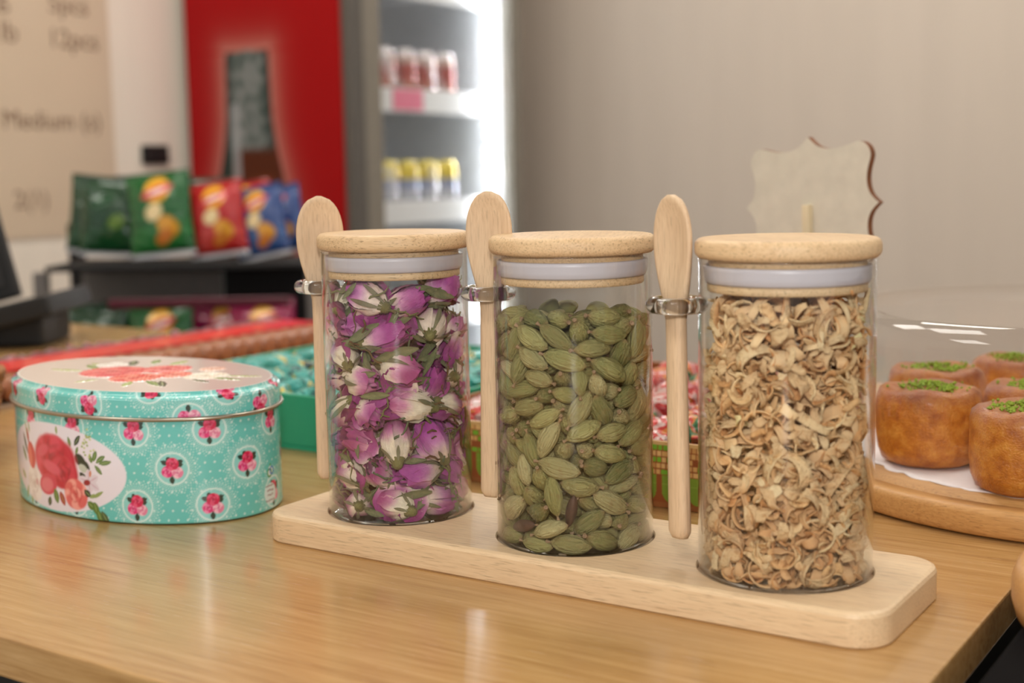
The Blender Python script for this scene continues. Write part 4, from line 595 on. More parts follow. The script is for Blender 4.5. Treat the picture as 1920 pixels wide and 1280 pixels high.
def bouquet(P):
    """white oval with a loose bouquet; coordinates in millimetres along and up the tin"""
    x, y = P.x, P.y; cx, cz = 377.5, 27.5
    d = np.hypot((x-cx)/57.5, (y-cz)/25.5); P.lay(np.clip((1-d)*60+.5, 0, 1), C3(232, 226, 234))
    gr, gl, gd = C3(92, 122, 52), C3(140, 158, 92), C3(44, 56, 40)
    for (a, b, l, wd, an, c) in ((347, 31, 14, 3.2, 2.0, gd), (345, 26, 11, 3.4, 2.2, gr), (349, 38, 13, 2.2, 1.8, gl), (352, 44, 7, 2, 1.7, gl), (341, 15, 8, 3, 2.5, gl), (345, 12, 9, 3, -1.9, gl), (350, 9, 8, 3, -1.5, gl),
                                 (396, 41, 6, 2.6, 1.9, gr), (399, 42, 8, 3.2, .9, gd), (400, 37, 5, 2, 1.2, gr), (384, 47, 5, 2, 1.6, gl), (412, 33, 5, 2.6, 1.9, gr), (413, 34, 7, 3, 1.2, gr), (415, 33.5, 8, 3, .6, gr), (417, 33, 9, 2.8, .2, gr), (414, 32, 7, 2.6, -.8, gr)):
        P.leaf(a, b, l, wd, an, c, C3(170, 186, 130))
    for k in range(22):
        q = random.Random(k); P.ell(409+q.gauss(0, 2.1), 43+q.gauss(0, 3.6), .8, .6, [C3(196, 204, 138), C3(150, 168, 92)][k % 2], 0, .4)
    for a, b in ((403, 34), (406, 31)): P.ell(a, b, 4.6, 3.2, gd, -.6, .5)
    P.ell(405, 29.5, 3.4, 2.2, C3(190, 196, 180), -.4, .5); P.leaf(402, 27, 8, 4, -.7, gd)
    # white rose and small buds on the left
    P.rose(355, 14.5, 9.5, C3(198, 176, 168), C3(226, 214, 208), C3(240, 232, 226), 8, 31, 1.1); P.ell(359, 16, 2, 2, C3(196, 120, 120), 0, .9, a=.6)
    P.ell(353, 31, 5.4, 8.0, C3(206, 66, 62), .2, .8); P.ell(351, 31, 2.2, 6.5, C3(226, 106, 88), .15, .9); P.leaf(350, 37, 10, 3, 1.75, C3(176, 56, 56))
    # big red rose, its lower petal, smaller coral rose
    P.rose(379, 32, 21, C3(134, 10, 36), C3(194, 28, 58), C3(218, 66, 92), 11, 12, .66)
    P.rose(387, 25, 14, C3(134, 12, 34), C3(190, 28, 54), C3(208, 56, 80), 8, 5, .66)
    P.ell(372, 16.5, 9.5, 6.2, C3(208, 60, 84), .2, .8); P.ell(371, 16, 6.6, 4.2, C3(224, 110, 124), .2, 1.6); P.ell(368, 36, 7, 3.2, C3(216, 78, 100), .4, 1.4); P.ell(377, 27, 9, 3.4, C3(220, 86, 108), -.2, 1.6)
    for (a, b, l, wd, an, c) in ((379, 15, 9, 5, -1.3, gr), (374, 9.5, 6, 4, -1.9, gd), (384, 14, 9, 4.4, -1.1, C3(168, 40, 40))): P.leaf(a, b, l, wd, an, c, C3(150, 176, 100))
    P.rose(398, 14, 9.5, C3(190, 56, 60), C3(222, 104, 100), C3(242, 164, 152), 9, 77, .92)
    # white lily with a red throat, trailing leaves
    for an, l in ((.5, 8), (1.6, 7.5), (2.9, 8), (-.5, 8.5), (-1.5, 7)): P.leaf(409, 22, l, 4.6, an, C3(222, 210, 218), C3(196, 150, 170))
    P.ell(407.5, 21.5, 2.6, 1.7, C3(150, 34, 44), .2, .5); P.leaf(410, 25, 4, 1.8, 1.4, C3(206, 130, 100))
    for (a, b, l, wd, an, c) in ((405, 17, 6, 4, -.6, gd), (409, 13, 5, 2, .5, gl), (411, 13, 9, 2.2, .5, gl), (407, 10.5, 7, 4.6, -.6, gr), (412, 11, 8, 4.6, -1.3, gr), (414, 7, 9, 4.4, -1.2, gr), (417, 6, 9, 4.0, -1.0, C3(70, 90, 48))): P.leaf(a, b, l, wd, an, c, C3(156, 178, 110))
def tin_writing(P):
    P.ell(13.5, 22.5, 2.6, 3.4, C3(216, 234, 230), 0, .4); P.ring(12.6, 22, 2.2, .5, C3(70, 140, 60)); P.ring(15.0, 23, 2.0, .45, C3(60, 120, 190)); P.ell(13.6, 26.6, .8, .8, C3(90, 160, 60), 0, .3)
    P.ell(13, 10, 6.0, 6.0, C3(214, 230, 228), 0, .4)
    q = random.Random(3)
    for zz, n in ((14.5, 11), (11.8, 8), (9.2, 7), (6.0, 12)):
        for k in range(n): P.ell(13+(k-n/2)*.85, zz+q.uniform(-.3, .3), q.uniform(.3, .55), q.uniform(.22, .5), C3(120, 40, 60), q.uniform(-.6, .6), .25)
tin = empty('oval_tin', (-.1926, -.0037, .0003), TPH); tag(tin, 'turquoise oval tin printed with roses and lace, lid on, beside the jar tray', 'tin')
ZS, ZH = .0592, .0743
def painted_shell(name, rows, pattern, parent, nu=1030):
    """rows: (offset, z, print height in mm); one vertex ring each"""
    ss = np.linspace(0, T_s[-1], nu, endpoint=False); t = np.interp(ss, T_s, T_t); V = []; px, py = [], []
    for off, z, pz in rows:
        x, y = ell_pts(off, t); V.append(np.stack([x, y, np.full(nu, z)], 1)); px.append(ss*1000); py.append(np.full(nu, pz))
    V = np.concatenate(V); n = len(rows); P = pattern(np.concatenate(px), np.concatenate(py)); i = np.arange(nu); j = (i+1) % nu; F = []
    for r in range(n-1): F.append(np.stack([r*nu+i, r*nu+j, (r+1)*nu+j, (r+1)*nu+i], 1))
    return ob(name, me(name, V, np.concatenate(F), M_tin, True, P.c), parent)
def body_pattern(x, y): P = teal_pattern(x, y); bouquet(P); tin_writing(P); return P
rows = [(-.0012, .0002, 0), (-.0002, .0006, .6)]+[(0, z, z*1000) for z in np.linspace(.0012, ZS+.002, 118)]
tb_ = painted_shell('body', rows, body_pattern, tin)
bx_, by_ = ell_pts(-.0013, np.linspace(0, 2*PI, 96, endpoint=False)); ob('bottom', me('bottom', [(a, b, .0004) for a, b in zip(bx_, by_)], [tuple(range(96))[::-1]], M_tinm, False), tin)
def lid_pattern(x, y): return teal_pattern(x, y, [(a % CIRC, b) for a, b in ((331, 70), (372.4, 69.5), (413, 67), (451, 77.5), (472.5, 59), (494, 75), (515, 63), (536, 76), (558, 64), (600, 68), (622, 76), (643, 62), (685, 70), (706, 60), (728, 75), (770, 66), (812, 72))], 0, 0, -1)
rows = [(.0008, z, z*1000) for z in np.linspace(ZS+.0012, ZH-.0042, 24)]
for k, a in enumerate(np.linspace(0, PI/2, 8)): rows.append((.0008-.0016*(1-math.cos(a)), ZH-.0042+.0016*math.sin(a), (ZH-.0042)*1000+k*.35))
rows += [(-.0018, ZH-.0024, 73.5), (-.0024, ZH-.0020, 74.1), (-.0028, ZH-.0010, 75.0), (-.0031, ZH-.0003, 75.6)]
lid_o = painted_shell('lid', rows, lid_pattern, tin, 1030)
# rolled metal seam under the lid
tt_ = np.linspace(0, 2*PI, 160, endpoint=False); sx_, sy_ = ell_pts(.0014, tt_); ob('rolled_seam', me('rolled_seam', *tube([(a, b, ZS+.0002) for a, b in zip(sx_, sy_)], .0012, 8, True), M_tinm), lid_o)['label'] = 'rolled bare metal seam'
def top_plate():
    nr, na = 150, 560; V, X, Y = [], [], []; t = np.linspace(0, 2*PI, na, endpoint=False); ex, ey = ell_pts(-.0031, t)
    for r in np.linspace(1, .004, nr): V.append(np.stack([ex*r, ey*r, np.zeros(na)], 1))
    V = np.concatenate(V); x, y = V[:, 0]*1000, V[:, 1]*1000; P = Paint(x, y, C3(226, 212, 204)); rim = np.repeat(np.linspace(1, .004, nr), na); P.lay((rim > .985)*1.0, C3(240, 236, 232))
    g1, g2, g3 = C3(110, 140, 66), C3(160, 176, 104), C3(60, 78, 50)
    for (a, b, l, wd, an, c) in ((-34, -8, 26, 6, 2.75, g1), (-38, -16, 24, 5, 3.4, g2), (-30, 14, 22, 7, 2.4, g3), (-40, 4, 22, 5, 3.0, g2), (30, -20, 26, 6, -.3, g1), (38, -16, 22, 5, -.6, g3), (24, -26, 18, 5, -.9, g2), (50, 8, 26, 5, .15, g1), (52, 16, 26, 4, .45, g2), (-10, 28, 20, 7, 1.9, g2), (-24, 26, 18, 6, 2.3, g1), (0, -32, 14, 4, -1.8, g2), (48, -2, 18, 4, -.1, g3)): P.leaf(a, b, l, wd, an, c, C3(196, 204, 150))
    P.rose(-44, 10, 10, C3(206, 196, 188), C3(230, 222, 214), C3(244, 240, 234), 8, 3); P.rose(44, 12, 13, C3(222, 206, 176), C3(240, 230, 210), C3(248, 244, 232), 9, 9); P.rose(26, 32, 8, C3(206, 140, 120), C3(228, 180, 160), C3(240, 208, 190), 8, 4)
    RD, RM, RL = C3(176, 34, 48), C3(212, 64, 72), C3(230, 112, 108)
    P.rose(-18, -8, 20, RD, RM, RL, 11, 41); P.rose(14, -16, 15, C3(190, 44, 48), C3(222, 80, 74), C3(238, 140, 120), 10, 42); P.rose(2, 16, 15, RD, C3(216, 84, 88), C3(234, 136, 130), 10, 43); P.rose(24, 4, 11, C3(196, 60, 60), C3(228, 104, 92), C3(240, 160, 140), 8, 44)
    lum = np.abs(P.c-np.array(C3(226, 212, 204))).sum(1); V[:, 2] = .0006*np.clip(lum*4, 0, 1)*(.6+.4*np.sin(x*1.7)*np.cos(y*1.9))*(rim < .97)   # embossed flowers
    i = np.arange(na); j = (i+1) % na; F = [np.stack([r*na+i, r*na+j, (r+1)*na+j, (r+1)*na+i], 1) for r in range(nr-1)]
    ob('printed_top', me('printed_top', V, np.concatenate(F), M_tin, True, P.c), lid_o, loc=(0, 0, ZH-.0003))['label'] = 'cream oval lid top embossed with red roses'
top_plate()

# ================================================================== SWEET BOXES
def wrap_mat(name, cols, rough=.3):
    g = G(name); oi = g.n('ObjectInfo').outputs['Random']; v = g.n('VectorMath', operation='ADD'); g.put(v.inputs[0], g.tc('Object', scale=(1, 1, 1))); cb_ = g.n('CombineXYZ'); g.put(cb_.inputs[0], g.math('MULTIPLY', oi, 17.0)); g.put(cb_.inputs[1], oi); g.put(v.inputs[1], cb_)
    n = g.noise(v, 3.2, 2, .5, .6); n2 = g.noise(v, 14, 3)
    st = [(i/len(cols)*.46+.28, C(*c)) for i, c in enumerate(cols)]
    return g.pr(g.ramp(n, st, 'CONSTANT'), rough, normal=g.bump(n2, .5, .04), **{'Coat Weight': .4, 'Coat Roughness': .12, 'Metallic': .15})
M_wr_teal = wrap_mat('teal_wrapper', [(30, 96, 96), (60, 164, 150), (84, 186, 176), (74, 178, 168), (232, 208, 96), (34, 62, 60)])
M_wr_red = wrap_mat('red_wrapper', [(176, 40, 46), (206, 60, 52), (226, 196, 188), (214, 70, 60), (222, 142, 60), (60, 120, 74)])
def candy_mesh(name, mat):
    v, f, n = [], [], 14; xs = [(-.5, .34, .05), (-.42, .32, .07), (-.36, .14, .14), (-.33, .26, .3), (-.28, .34, .42), (-.1, .37, .48), (.1, .37, .48), (.28, .34, .42), (.33, .26, .3), (.36, .14, .14), (.42, .32, .07), (.5, .34, .05)]
    for x, wy, wz in xs:
        for k in range(n):
            a = 2*PI*k/n; r = 1+.06*math.sin(5*a+x*20); v.append((x, .55*wy*r*math.copysign(abs(math.cos(a))**.7, math.cos(a)), .30*wz*r*math.copysign(abs(math.sin(a))**.7, math.sin(a))*1.3))
    for i in range(len(xs)-1):
        for k in range(n): f.append((i*n+k, i*n+(k+1) % n, (i+1)*n+(k+1) % n, (i+1)*n+k))
    f += [tuple(range(n))[::-1], tuple(range((len(xs)-1)*n, len(xs)*n))]; return me(name, v, f, mat)
def open_box(name, x0, x1, y0, y1, h, mat, label, front=None):
    e = empty(name, (0, 0, .0003)); tag(e, label, 'box'); t = .003
    box('bottom', x0, x1, y0, y1, 0, t, mat, e); box('card_insert', x0+t+.0005, x1-t-.0005, y0+t+.0005, y1-t-.0005, t+.0001, .0245, mat, e)
    for a in ((x0, x1, y0, y0+t), (x0, x1, y1-t, y1), (x0, x0+t, y0+t, y1-t), (x1-t, x1, y0+t, y1-t)):
        if front is None or a[3] > y0+t+.001: box('side_panel', *a, t, h, mat, e, .0006, 1)
    return e
M_gbox = plain('green_card', C(36, 152, 116), .45, .04, 20); M_bbox = plain('brown_card', C(150, 92, 46), .55, .08, 40)
open_box('sweet_box', -.37, -.102, .134, .405, .039, M_gbox, 'open green cardboard box of turquoise wrapped sweets behind the tin')
mb = open_box('sweet_box', -.094, .119, .1165, .395, .038, M_bbox, 'open brown and green mosaic box of red wrapped sweets behind the jars', front=True)
def mosaic_front():
    x0, x1, h = -.094, .119, .038; nu, nv = 420, 80; xs, zs = np.meshgrid(np.linspace(x0, x1, nu), np.linspace(.003, h, nv), indexing='ij'); x, z = xs.ravel()*1000, zs.ravel()*1000
    P = Paint(x, z, C3(140, 74, 32)); q = random.Random(6)
    P.lay(((z > 36.2))*1.0, C3(206, 170, 112))
    for r in range(5):
        zz = 20.5+r*3.5; X = -96+(r % 2)*2.4
        while X < 121:
            wd = q.choice([3.2, 3.2, 5.0]); gcol = q.random() < .36; c = C3(112, 172, 44) if gcol else [C3(206, 164, 100), C3(194, 146, 84), C3(216, 178, 116)][q.randrange(3)]
            m = np.clip((wd/2-.35-np.abs(x-X-wd/2))/.3+.5, 0, 1)*np.clip((1.4-np.abs(z-zz))/.3+.5, 0, 1); P.lay(m*(q.random() < .85), c); X += wd
    for k in range(14):                                             # tree crowns hanging below the mosaic, trunks between
        cx = -90+k*16; m = np.clip((6.2-np.abs(x-cx))/.4+.5, 0, 1)*(z < 18.6)*((z > 10) | (np.hypot(x-cx, (z-10)*.9) < 6.2)); P.lay(m, C3(118, 150, 46)); P.lay(m*(np.abs(x-cx) < .35)*.5, C3(150, 176, 80)); P.lay(m*(np.abs(z-13.5) < .3)*.5, C3(150, 176, 80))
    y = .1165; V = np.stack([xs.ravel(), np.full(nu*nv, y), zs.ravel()], 1); F = grid_faces(nu, nv); o = len(V); V2 = [(x0, y+.003, .003), (x1, y+.003, .003), (x1, y+.003, h), (x0, y+.003, h)]
    V = np.concatenate([V, np.array(V2)]); cols = np.concatenate([P.c, np.tile(C3(150, 92, 46), (4, 1))]); a, b, c_, d = 0, (nu-1)*nv, nu*nv-1, nv-1
    F = F+[(o, o+3, o+2, o+1), (d, c_, o+2, o+3), (a, o, o+1, b), (a, d, o+3, o), (b, o+1, o+2, c_)]
    ob('printed_front', me('printed_front', V, F, vcol('mosaic_print', .5), False, cols), mb)['label'] = 'front panel printed with green and tan mosaic squares and trees'
mosaic_front()
def fill_candies(mesh, x0, x1, y0, y1, nx, ny, z, L, label, cat, group, rz0, layers=2):
    q = random.Random(nx*7+ny)
    for ly in range(layers):
        for i in range(nx):
            for j in range(ny):
                x = x0+(i+.5+(.22 if ly else 0))*(x1-x0)/(nx+.25); y = y0+(j+.5+(.2 if ly else 0))*(y1-y0)/(ny+.25)
                o = ob(name_of[mesh.name], mesh, loc=(x, y, z+ly*.0135+q.uniform(-.001, .002)), rot=(q.gauss(0, .16), q.gauss(0, .14), rz0+q.gauss(0, .15))); s = L*q.uniform(.93, 1.05); o.scale = (s, s, s); tag(o, label+' in the %s row from the front' % ('first second third fourth fifth sixth seventh eighth ninth tenth eleventh'.split()[j]), cat, group)
cm_t, cm_r = candy_mesh('teal_candy', M_wr_teal), candy_mesh('red_candy', M_wr_red); name_of = {'teal_candy': 'wrapped_sweet', 'red_candy': 'wrapped_sweet'}
fill_candies(cm_t, -.364, -.108, .140, .399, 5, 10, .0325, .050, 'turquoise and yellow wrapped sweet of the green box', 'sweet', 'sweets in the green box', 0.1, 1)
fill_candies(cm_r, -.088, .112, .122, .389, 4, 11, .0325, .049, 'red and white wrapped sweet of the mosaic box', 'sweet', 'sweets in the mosaic box', -.1, 1)

# ------------------------------------------------------------------ plywood sign on a stake, stuck among the red sweets
def sign():
    W, H = .102, .082; pts = []
    def prof(u):   # half outline of one side: dip, corner
        return u
    def side(x0, y0, x1, y1, nx, ny, n=24):
        out = []
        for i in range(n):
            t = i/n; x, y = x0+(x1-x0)*t, y0+(y1-y0)*t; s = abs(t-.5)*2     # 0 at the middle, 1 at the corners
            d = .0056*math.exp(-(s/.12)**1.3) - .0036*math.sin(PI*min(1, s*1.0))**1.2*(1 if s < 1 else 0)
            out.append((x+nx*d, y+ny*d))
        return out
    r = .010; w2, h2 = W/2, H/2
    def corner(cx, cy, a0): return [(cx+r*math.cos(a0+k/6*PI/2), cy+r*math.sin(a0+k/6*PI/2)) for k in range(1, 7)]
    pts += side(-w2+r, h2, w2-r, h2, 0, 1)+[(w2-r, h2)]+corner(w2-r, h2-r, PI/2)[::-1][:0]
    pts += [(w2-r+r*math.sin(k/6*PI/2), h2-r+r*math.cos(k/6*PI/2)) for k in range(1, 6)]
    pts += side(w2, h2-r, w2, -h2+r, 1, 0)
    pts += [(w2-r+r*math.cos(k/6*PI/2), -h2+r-r*math.sin(k/6*PI/2)) for k in range(0, 6)]
    pts += side(w2-r, -h2, -w2+r, -h2, 0, -1)
    pts += [(-w2+r-r*math.sin(k/6*PI/2), -h2+r-r*math.cos(k/6*PI/2)) for k in range(0, 6)]
    pts += side(-w2, -h2+r, -w2, h2-r, -1, 0)
    pts += [(-w2+r-r*math.cos(k/6*PI/2), h2-r+r*math.sin(k/6*PI/2)) for k in range(0, 6)]
    n = len(pts); t = .0052; V = [(x, -t/2, z) for x, z in pts]+[(x, t/2, z) for x, z in pts]; F = [tuple(range(n)), tuple(range(2*n-1, n-1, -1))]; E = [(i, n+i, n+(i+1) % n, (i+1) % n) for i in range(n)]
    m = me('board', V, F+E, None, False); m.materials.append(plain('plywood_face', C(216, 208, 190), .6, .05, 90)); m.materials.append(plain('laser_burnt_edge', C(122, 72, 36), .7, .2, 200))
    for k, p in enumerate(m.polygons): p.material_index = 1 if k >= 2 else 0
    e = empty('wooden_sign', (.1000, .3365, .1640)); e.rotation_euler = (0, -.045, math.radians(-17.6)); tag(e, 'blank scalloped plywood sign on a stake behind the orange peel jar', 'sign')
    ob('board', m, e); box('stake', -.0028, .0028, -.0078, -.0027, -.136, .0005, plain('pale_stake', C(228, 212, 176), .6), e, .0004, 1)
sign()

# ================================================================== CAKE BOARD WITH COVER AND CAKES
CB = (.286, .302)
e = empty('cake_board', (CB[0], CB[1], .0004)); tag(e, 'round bamboo cake board with a raised rim, right of the jars', 'cake board')
ob('board', me('board', *lathe([(0, .0), (.160, 0), (.1635, .0015), (.1642, .004), (.1642, .012), (.1632, .0146), (.161, .0155), (.1525, .0158), (.1518, .0130), (.1440, .0130), (.1430, .0158), (0, .0158)], 128), M_bam_bd), e)
CT = .0162
def doily_paper():
    n = 240; V, F = [], []; rs = [0, .06, .11, .128, .131]
    for z in (.0006, 0):
        for k, r in enumerate(rs):
            for i in range(n): a = 2*PI*i/n; rr = r+(.0028*abs(math.sin(20*a)) if k == 4 else 0); V.append((rr*math.cos(a), rr*math.sin(a), z+(.0004*math.sin(31*a) if k > 2 else 0)))
    L = len(rs)*n
    for b in (0, L):
        for k in range(len(rs)-1):
            for i in range(n): q = (b+k*n+i, b+k*n+(i+1) % n, b+(k+1)*n+(i+1) % n, b+(k+1)*n+i); F.append(q if b == 0 else q[::-1])
    for i in range(n): a = (len(rs)-1)*n; F.append((a+i, a+(i+1) % n, L+a+(i+1) % n, L+a+i))
    return me('paper_doily', V, F, plain('doily_paper', C(238, 234, 236), .8, .03, 500))
tag(ob('paper_doily', doily_paper(), loc=(CB[0], CB[1], CT)), 'white paper doily under the cakes', 'doily')
def cake_mat():
    g = G('cake_crumb'); n = g.noise(g.tc(), 130, 5, .65); n2 = g.noise(g.tc(), 900, 3); n3 = g.noise(g.tc(), 28, 2)
    c = g.ramp(n, [(.3, C(164, 88, 22)), (.5, C(200, 124, 38)), (.7, C(222, 156, 66))]); at_ = g.n('Attribute', attribute_name='Col').outputs['Color']
    c = g.mix(g.math('MULTIPLY', g.n('SeparateColor', {'Color': at_}).outputs[0], g.ramp(n3, [(.3, (.5,)*3+(1,)), (.7, (1, 1, 1, 1))])), c, C(124, 50, 18))
    return g.pr(c, .38, normal=g.bump(g.math('ADD', n2, n), .6, .0012), **{'Coat Weight': .2, 'Coat Roughness': .25, 'Subsurface Weight': .15, 'Subsurface Radius': (.004, .002, .001)})
M_cake = cake_mat()
prof = [(0, .0), (.020, .0), (.0262, .003), (.0285, .009), (.0295, .018), (.0300, .030), (.0298, .038), (.0285, .0425), (.0255, .0450), (.021, .0455), (.016, .0440), (.008, .0436), (0, .0436)]
cv, cf = lathe(prof, 48); cv = np.array(cv); q_ = np.random.RandomState(2); aa = np.arctan2(cv[:, 1], cv[:, 0])
cv[:, :2] *= (1+.018*np.sin(3*aa+1)+.012*np.sin(7*aa+cv[:, 2]*200))[:, None]; cv[:, 2] += .0008*np.sin(4*aa)*(cv[:, 2] > .03)
crust = np.clip((cv[:, 2]-.036)/.006, 0, 1)*.85+np.clip((.006-cv[:, 2])/.006, 0, 1)*.4; cake_me = me('cake', cv, cf, M_cake, True, np.repeat(crust[:, None], 3, 1))
M_pist = plain('ground_pistachio', C(134, 158, 40), .7, .3, 900)
def pistachio(seed):
    q = random.Random(seed); parts = []
    for k in range(170):
        r = .0165*math.sqrt(q.random()); a = q.uniform(0, 2*PI); s = q.uniform(.0007, .0016); z = .0440+.0035*(1-(r/.0165)**2)*q.random()+s*.3
        if k > 150: r = q.uniform(.017, .025); z = .0456
        v = [(q.gauss(0, s*.15)+s*x, q.gauss(0, s*.15)+s*y, s*zz) for x, y, zz in ((1, 0, 0), (-1, 0, 0), (0, 1, 0), (0, -1, 0), (0, 0, .9), (0, 0, -.9))]
        parts.append(([(x+r*math.cos(a), y+r*math.sin(a), zz+z) for x, y, zz in v], [(0, 2, 4), (2, 1, 4), (1, 3, 4), (3, 0, 4), (2, 0, 5), (1, 2, 5), (3, 1, 5), (0, 3, 5)]))
    return me('pistachio_crumbs', *join(parts), M_pist, False)
pist = [pistachio(s) for s in range(3)]
CK = [((.277, .187), 'golden brown cake topped with ground pistachio, nearest on the cake board'), ((.213, .230), 'golden brown cake with pistachio, at the left front of the cake board'), ((.196, .307), 'golden brown cake with pistachio behind the left front cake'),
      ((.2655, .2625), 'golden brown cake with pistachio in the middle of the board'), ((.232, .372), 'golden brown cake with pistachio at the back of the board'), ((.338, .252), 'golden brown cake with pistachio at the right of the board'), ((.345, .335), 'golden brown cake with pistachio at the back right of the board')]
for i, ((x, y), lb) in enumerate(CK):
    o = ob('syrup_cake', cake_me, loc=(x, y, CT+.0009), rot=(0, 0, i*1.3)); tag(o, lb, 'cake', 'cakes on the bamboo board'); p = ob('pistachio_crumbs', pist[i % 3], o, rot=(0, 0, i)); p['kind'] = 'stuff'; p['label'] = 'green ground pistachio'
M_cover = thin_glass('clear_cover', (.975, .97, .965), (.80, .78, .76), 4.0, .04, .6)
hc = .093; pr = [(.1478, 0), (.1478, hc-.016)]+[(.1478-.016*(1-math.cos(a)), hc-.016+.016*math.sin(a)) for a in np.linspace(.2, PI/2, 7)]+[(.06, hc+.004), (.016, hc+.006), (.010, hc+.010), (.009, hc+.016), (.013, hc+.022), (.014, hc+.028), (.010, hc+.033), (0, hc+.034)]
tag(ob('cake_cover', me('cake_cover', *lathe(pr, 128), M_cover), loc=(CB[0], CB[1], .0137)), 'clear drum-shaped cover with a knob over the cakes', 'cover')
e = empty('bamboo_board', (.3785, .0468, -.0014)); tag(e, 'round bamboo board cut off by the right edge of the photo', 'board')
ob('board', me('board', *lathe([(0, 0), (.069, 0), (.073, .003), (.075, .010), (.075, .018), (.073, .0235), (.070, .0255), (.062, .0258), (.061, .0235), (0, .0235)], 128), M_bam_bd), e)

# ================================================================== BASKET AT THE LEFT EDGE
e = empty('wicker_basket', (-.408, -.006, .0003)); tag(e, 'small round wicker basket cut off by the left edge, behind the tin', 'basket'); M_wick = plain('wicker', C(150, 98, 52), .7, .3, 200)
for k in range(13):
    z = .003+k*.0042; r = .036+.010*(k/12); pth = [((r+.0014*math.cos(14*a+PI*(k % 2)))*math.cos(a), (r+.0014*math.cos(14*a+PI*(k % 2)))*math.sin(a), z) for a in np.linspace(0, 2*PI, 112, endpoint=False)]
    ob('woven_strand', me('woven_strand', *tube(pth, .0021, 6, True), M_wick), e)
ob('rim', me('rim', *tube([(.047*math.cos(a), .047*math.sin(a), .0578) for a in np.linspace(0, 2*PI, 64, endpoint=False)], .0032, 8, True), M_wick), e); ob('bottom', me('bottom', *lathe([(0, .0), (.036, .0), (.036, .003), (0, .003)], 32), M_wick), e)
for k in range(14):
    a = 2*PI*k/14; r0, r1 = .036, .046; ob('stake', me('stake', *tube([(r0*math.cos(a), r0*math.sin(a), .002), (r1*math.cos(a), r1*math.sin(a), .056)], .0017, 6), M_wick), e)
for k, (dx, dy, dz, s, lb) in enumerate([(.0205, .010, .067, .030, 'cream and purple dried flower on top of the wicker basket'), (-.006, -.012, .062, .030, 'second dried flower lying in the wicker basket'), (-.012, .022, .060, .028, 'third dried flower lying in the wicker basket'), (.030, -.014, .060, .024, 'small dried flower by the rim of the wicker basket')]):
    b = buds[(2, 6, 1, 7)[k]]; o = ob('dried_flower', b[0], loc=(-.408+dx, -.006+dy, dz), rot=(.5+k, .6*k, k)); o.scale = (s, s, s); tag(o, lb, 'flower', 'dried flowers in the basket'); ob('sepals', b[1], o); ob('stem', b[2], o)
pv = [(-.408+dx, -.006+dy, .030) for dx, dy in ((0, 0),)]
tag(ob('basket_filling', me('basket_filling', *lathe([(0, .046), (.030, .044), (.0385, .038), (.034, .006), (0, .0045)], 32), plain('potpourri', C(112, 74, 70), .8, .5, 300)), loc=(-.408, -.006, .0)), 'dried flower crumbs filling the wicker basket', 'potpourri', kind='stuff')

# ================================================================== WAFER TRAY, TERMINAL
e = empty('wafer_tray', (0, 0, .0004)); tag(e, 'long tray with a red strip beside the brown wafer rolls', 'tray'); M_redp = plain('red_paper', C(214, 32, 24), .35, .06, 30, **{'Coat Weight': .3})
box('tray_base', -.650, -.528, .120, .592, 0, .003, plain('clear_plastic_base', C(176, 150, 128), .3), e); box('red_strip', -.632, -.578, .121, .588, .0225, .0245, M_redp, e, .0005, 1)
box('inner_block', -.630, -.580, .124, .586, .0032, .0223, M_redp, e)
M_waf = plain('wafer_brown', C(150, 88, 50), .45, .25, 160, **{'Coat Weight': .5, 'Coat Roughness': .15})
wv, wf = lathe([(0, -.021), (.0088, -.021), (.0100, -.019), (.0102, 0), (.0100, .019), (.0088, .021), (0, .021)], 18); waf_me = me('wafer_roll', wv, wf, M_waf)
for k in range(22): tag(ob('wafer_roll', waf_me, loc=(-.5555, .132+k*.0208, .0141), rot=(PI/2, k*.9, PI/2)), 'brown wafer roll lying in the long red tray', 'wafer', 'wafer rolls in the red tray')
q = random.Random(9); fv, ff = [], []
for i in range(90):
    for j in range(4): fv.append((-.648+j*.0045+q.gauss(0, .0012), .122+i*.0052, .0035+j*.0080+q.gauss(0, .0020)))
ff = grid_faces(90, 4); n0 = len(fv); fv2 = [(x-.0006, y, z) for x, y, z in fv]; ff2 = [tuple(n0+i for i in f_[::-1]) for f_ in ff]
ob('foil_edge', me('foil_edge', fv+fv2, ff+ff2, plain('crinkled_foil', C(226, 230, 234), .10, .04, 90, Metallic=.2), False), e)['label'] = 'crinkled silver foil edge'
M_blk = plain('black_plastic', C(8, 8, 8), .55, .1, 50); M_blk2 = plain('dark_grey_plastic', C(34, 32, 32), .5)
e = empty('card_terminal', (-.8730, .4010, .0004), .580); tag(e, 'black payment terminal with a tilted screen at the left edge', 'payment terminal')
frombm('base', box_bm(-.20, .032, .0, .10, 0, .034, .005), M_blk, e)
frombm('keyboard_deck', box_bm(-.155, .0, -.03, .12, -.024, .0, .004), M_blk, e, loc=(.049, 0, .0625), rot=(0, -.22, 0))
frombm('screen', box_bm(-.18, .0, -.008, .008, 0, .25, .004), M_blk, e, loc=(-.0074, .05, .055), rot=(-.08, -.25, 0)); frombm('screen_bezel', box_bm(-.168, -.012, -.0105, -.0081, .015, .235, .001), M_blk2, e, loc=(-.0074, .05, .055), rot=(-.08, -.25, 0))

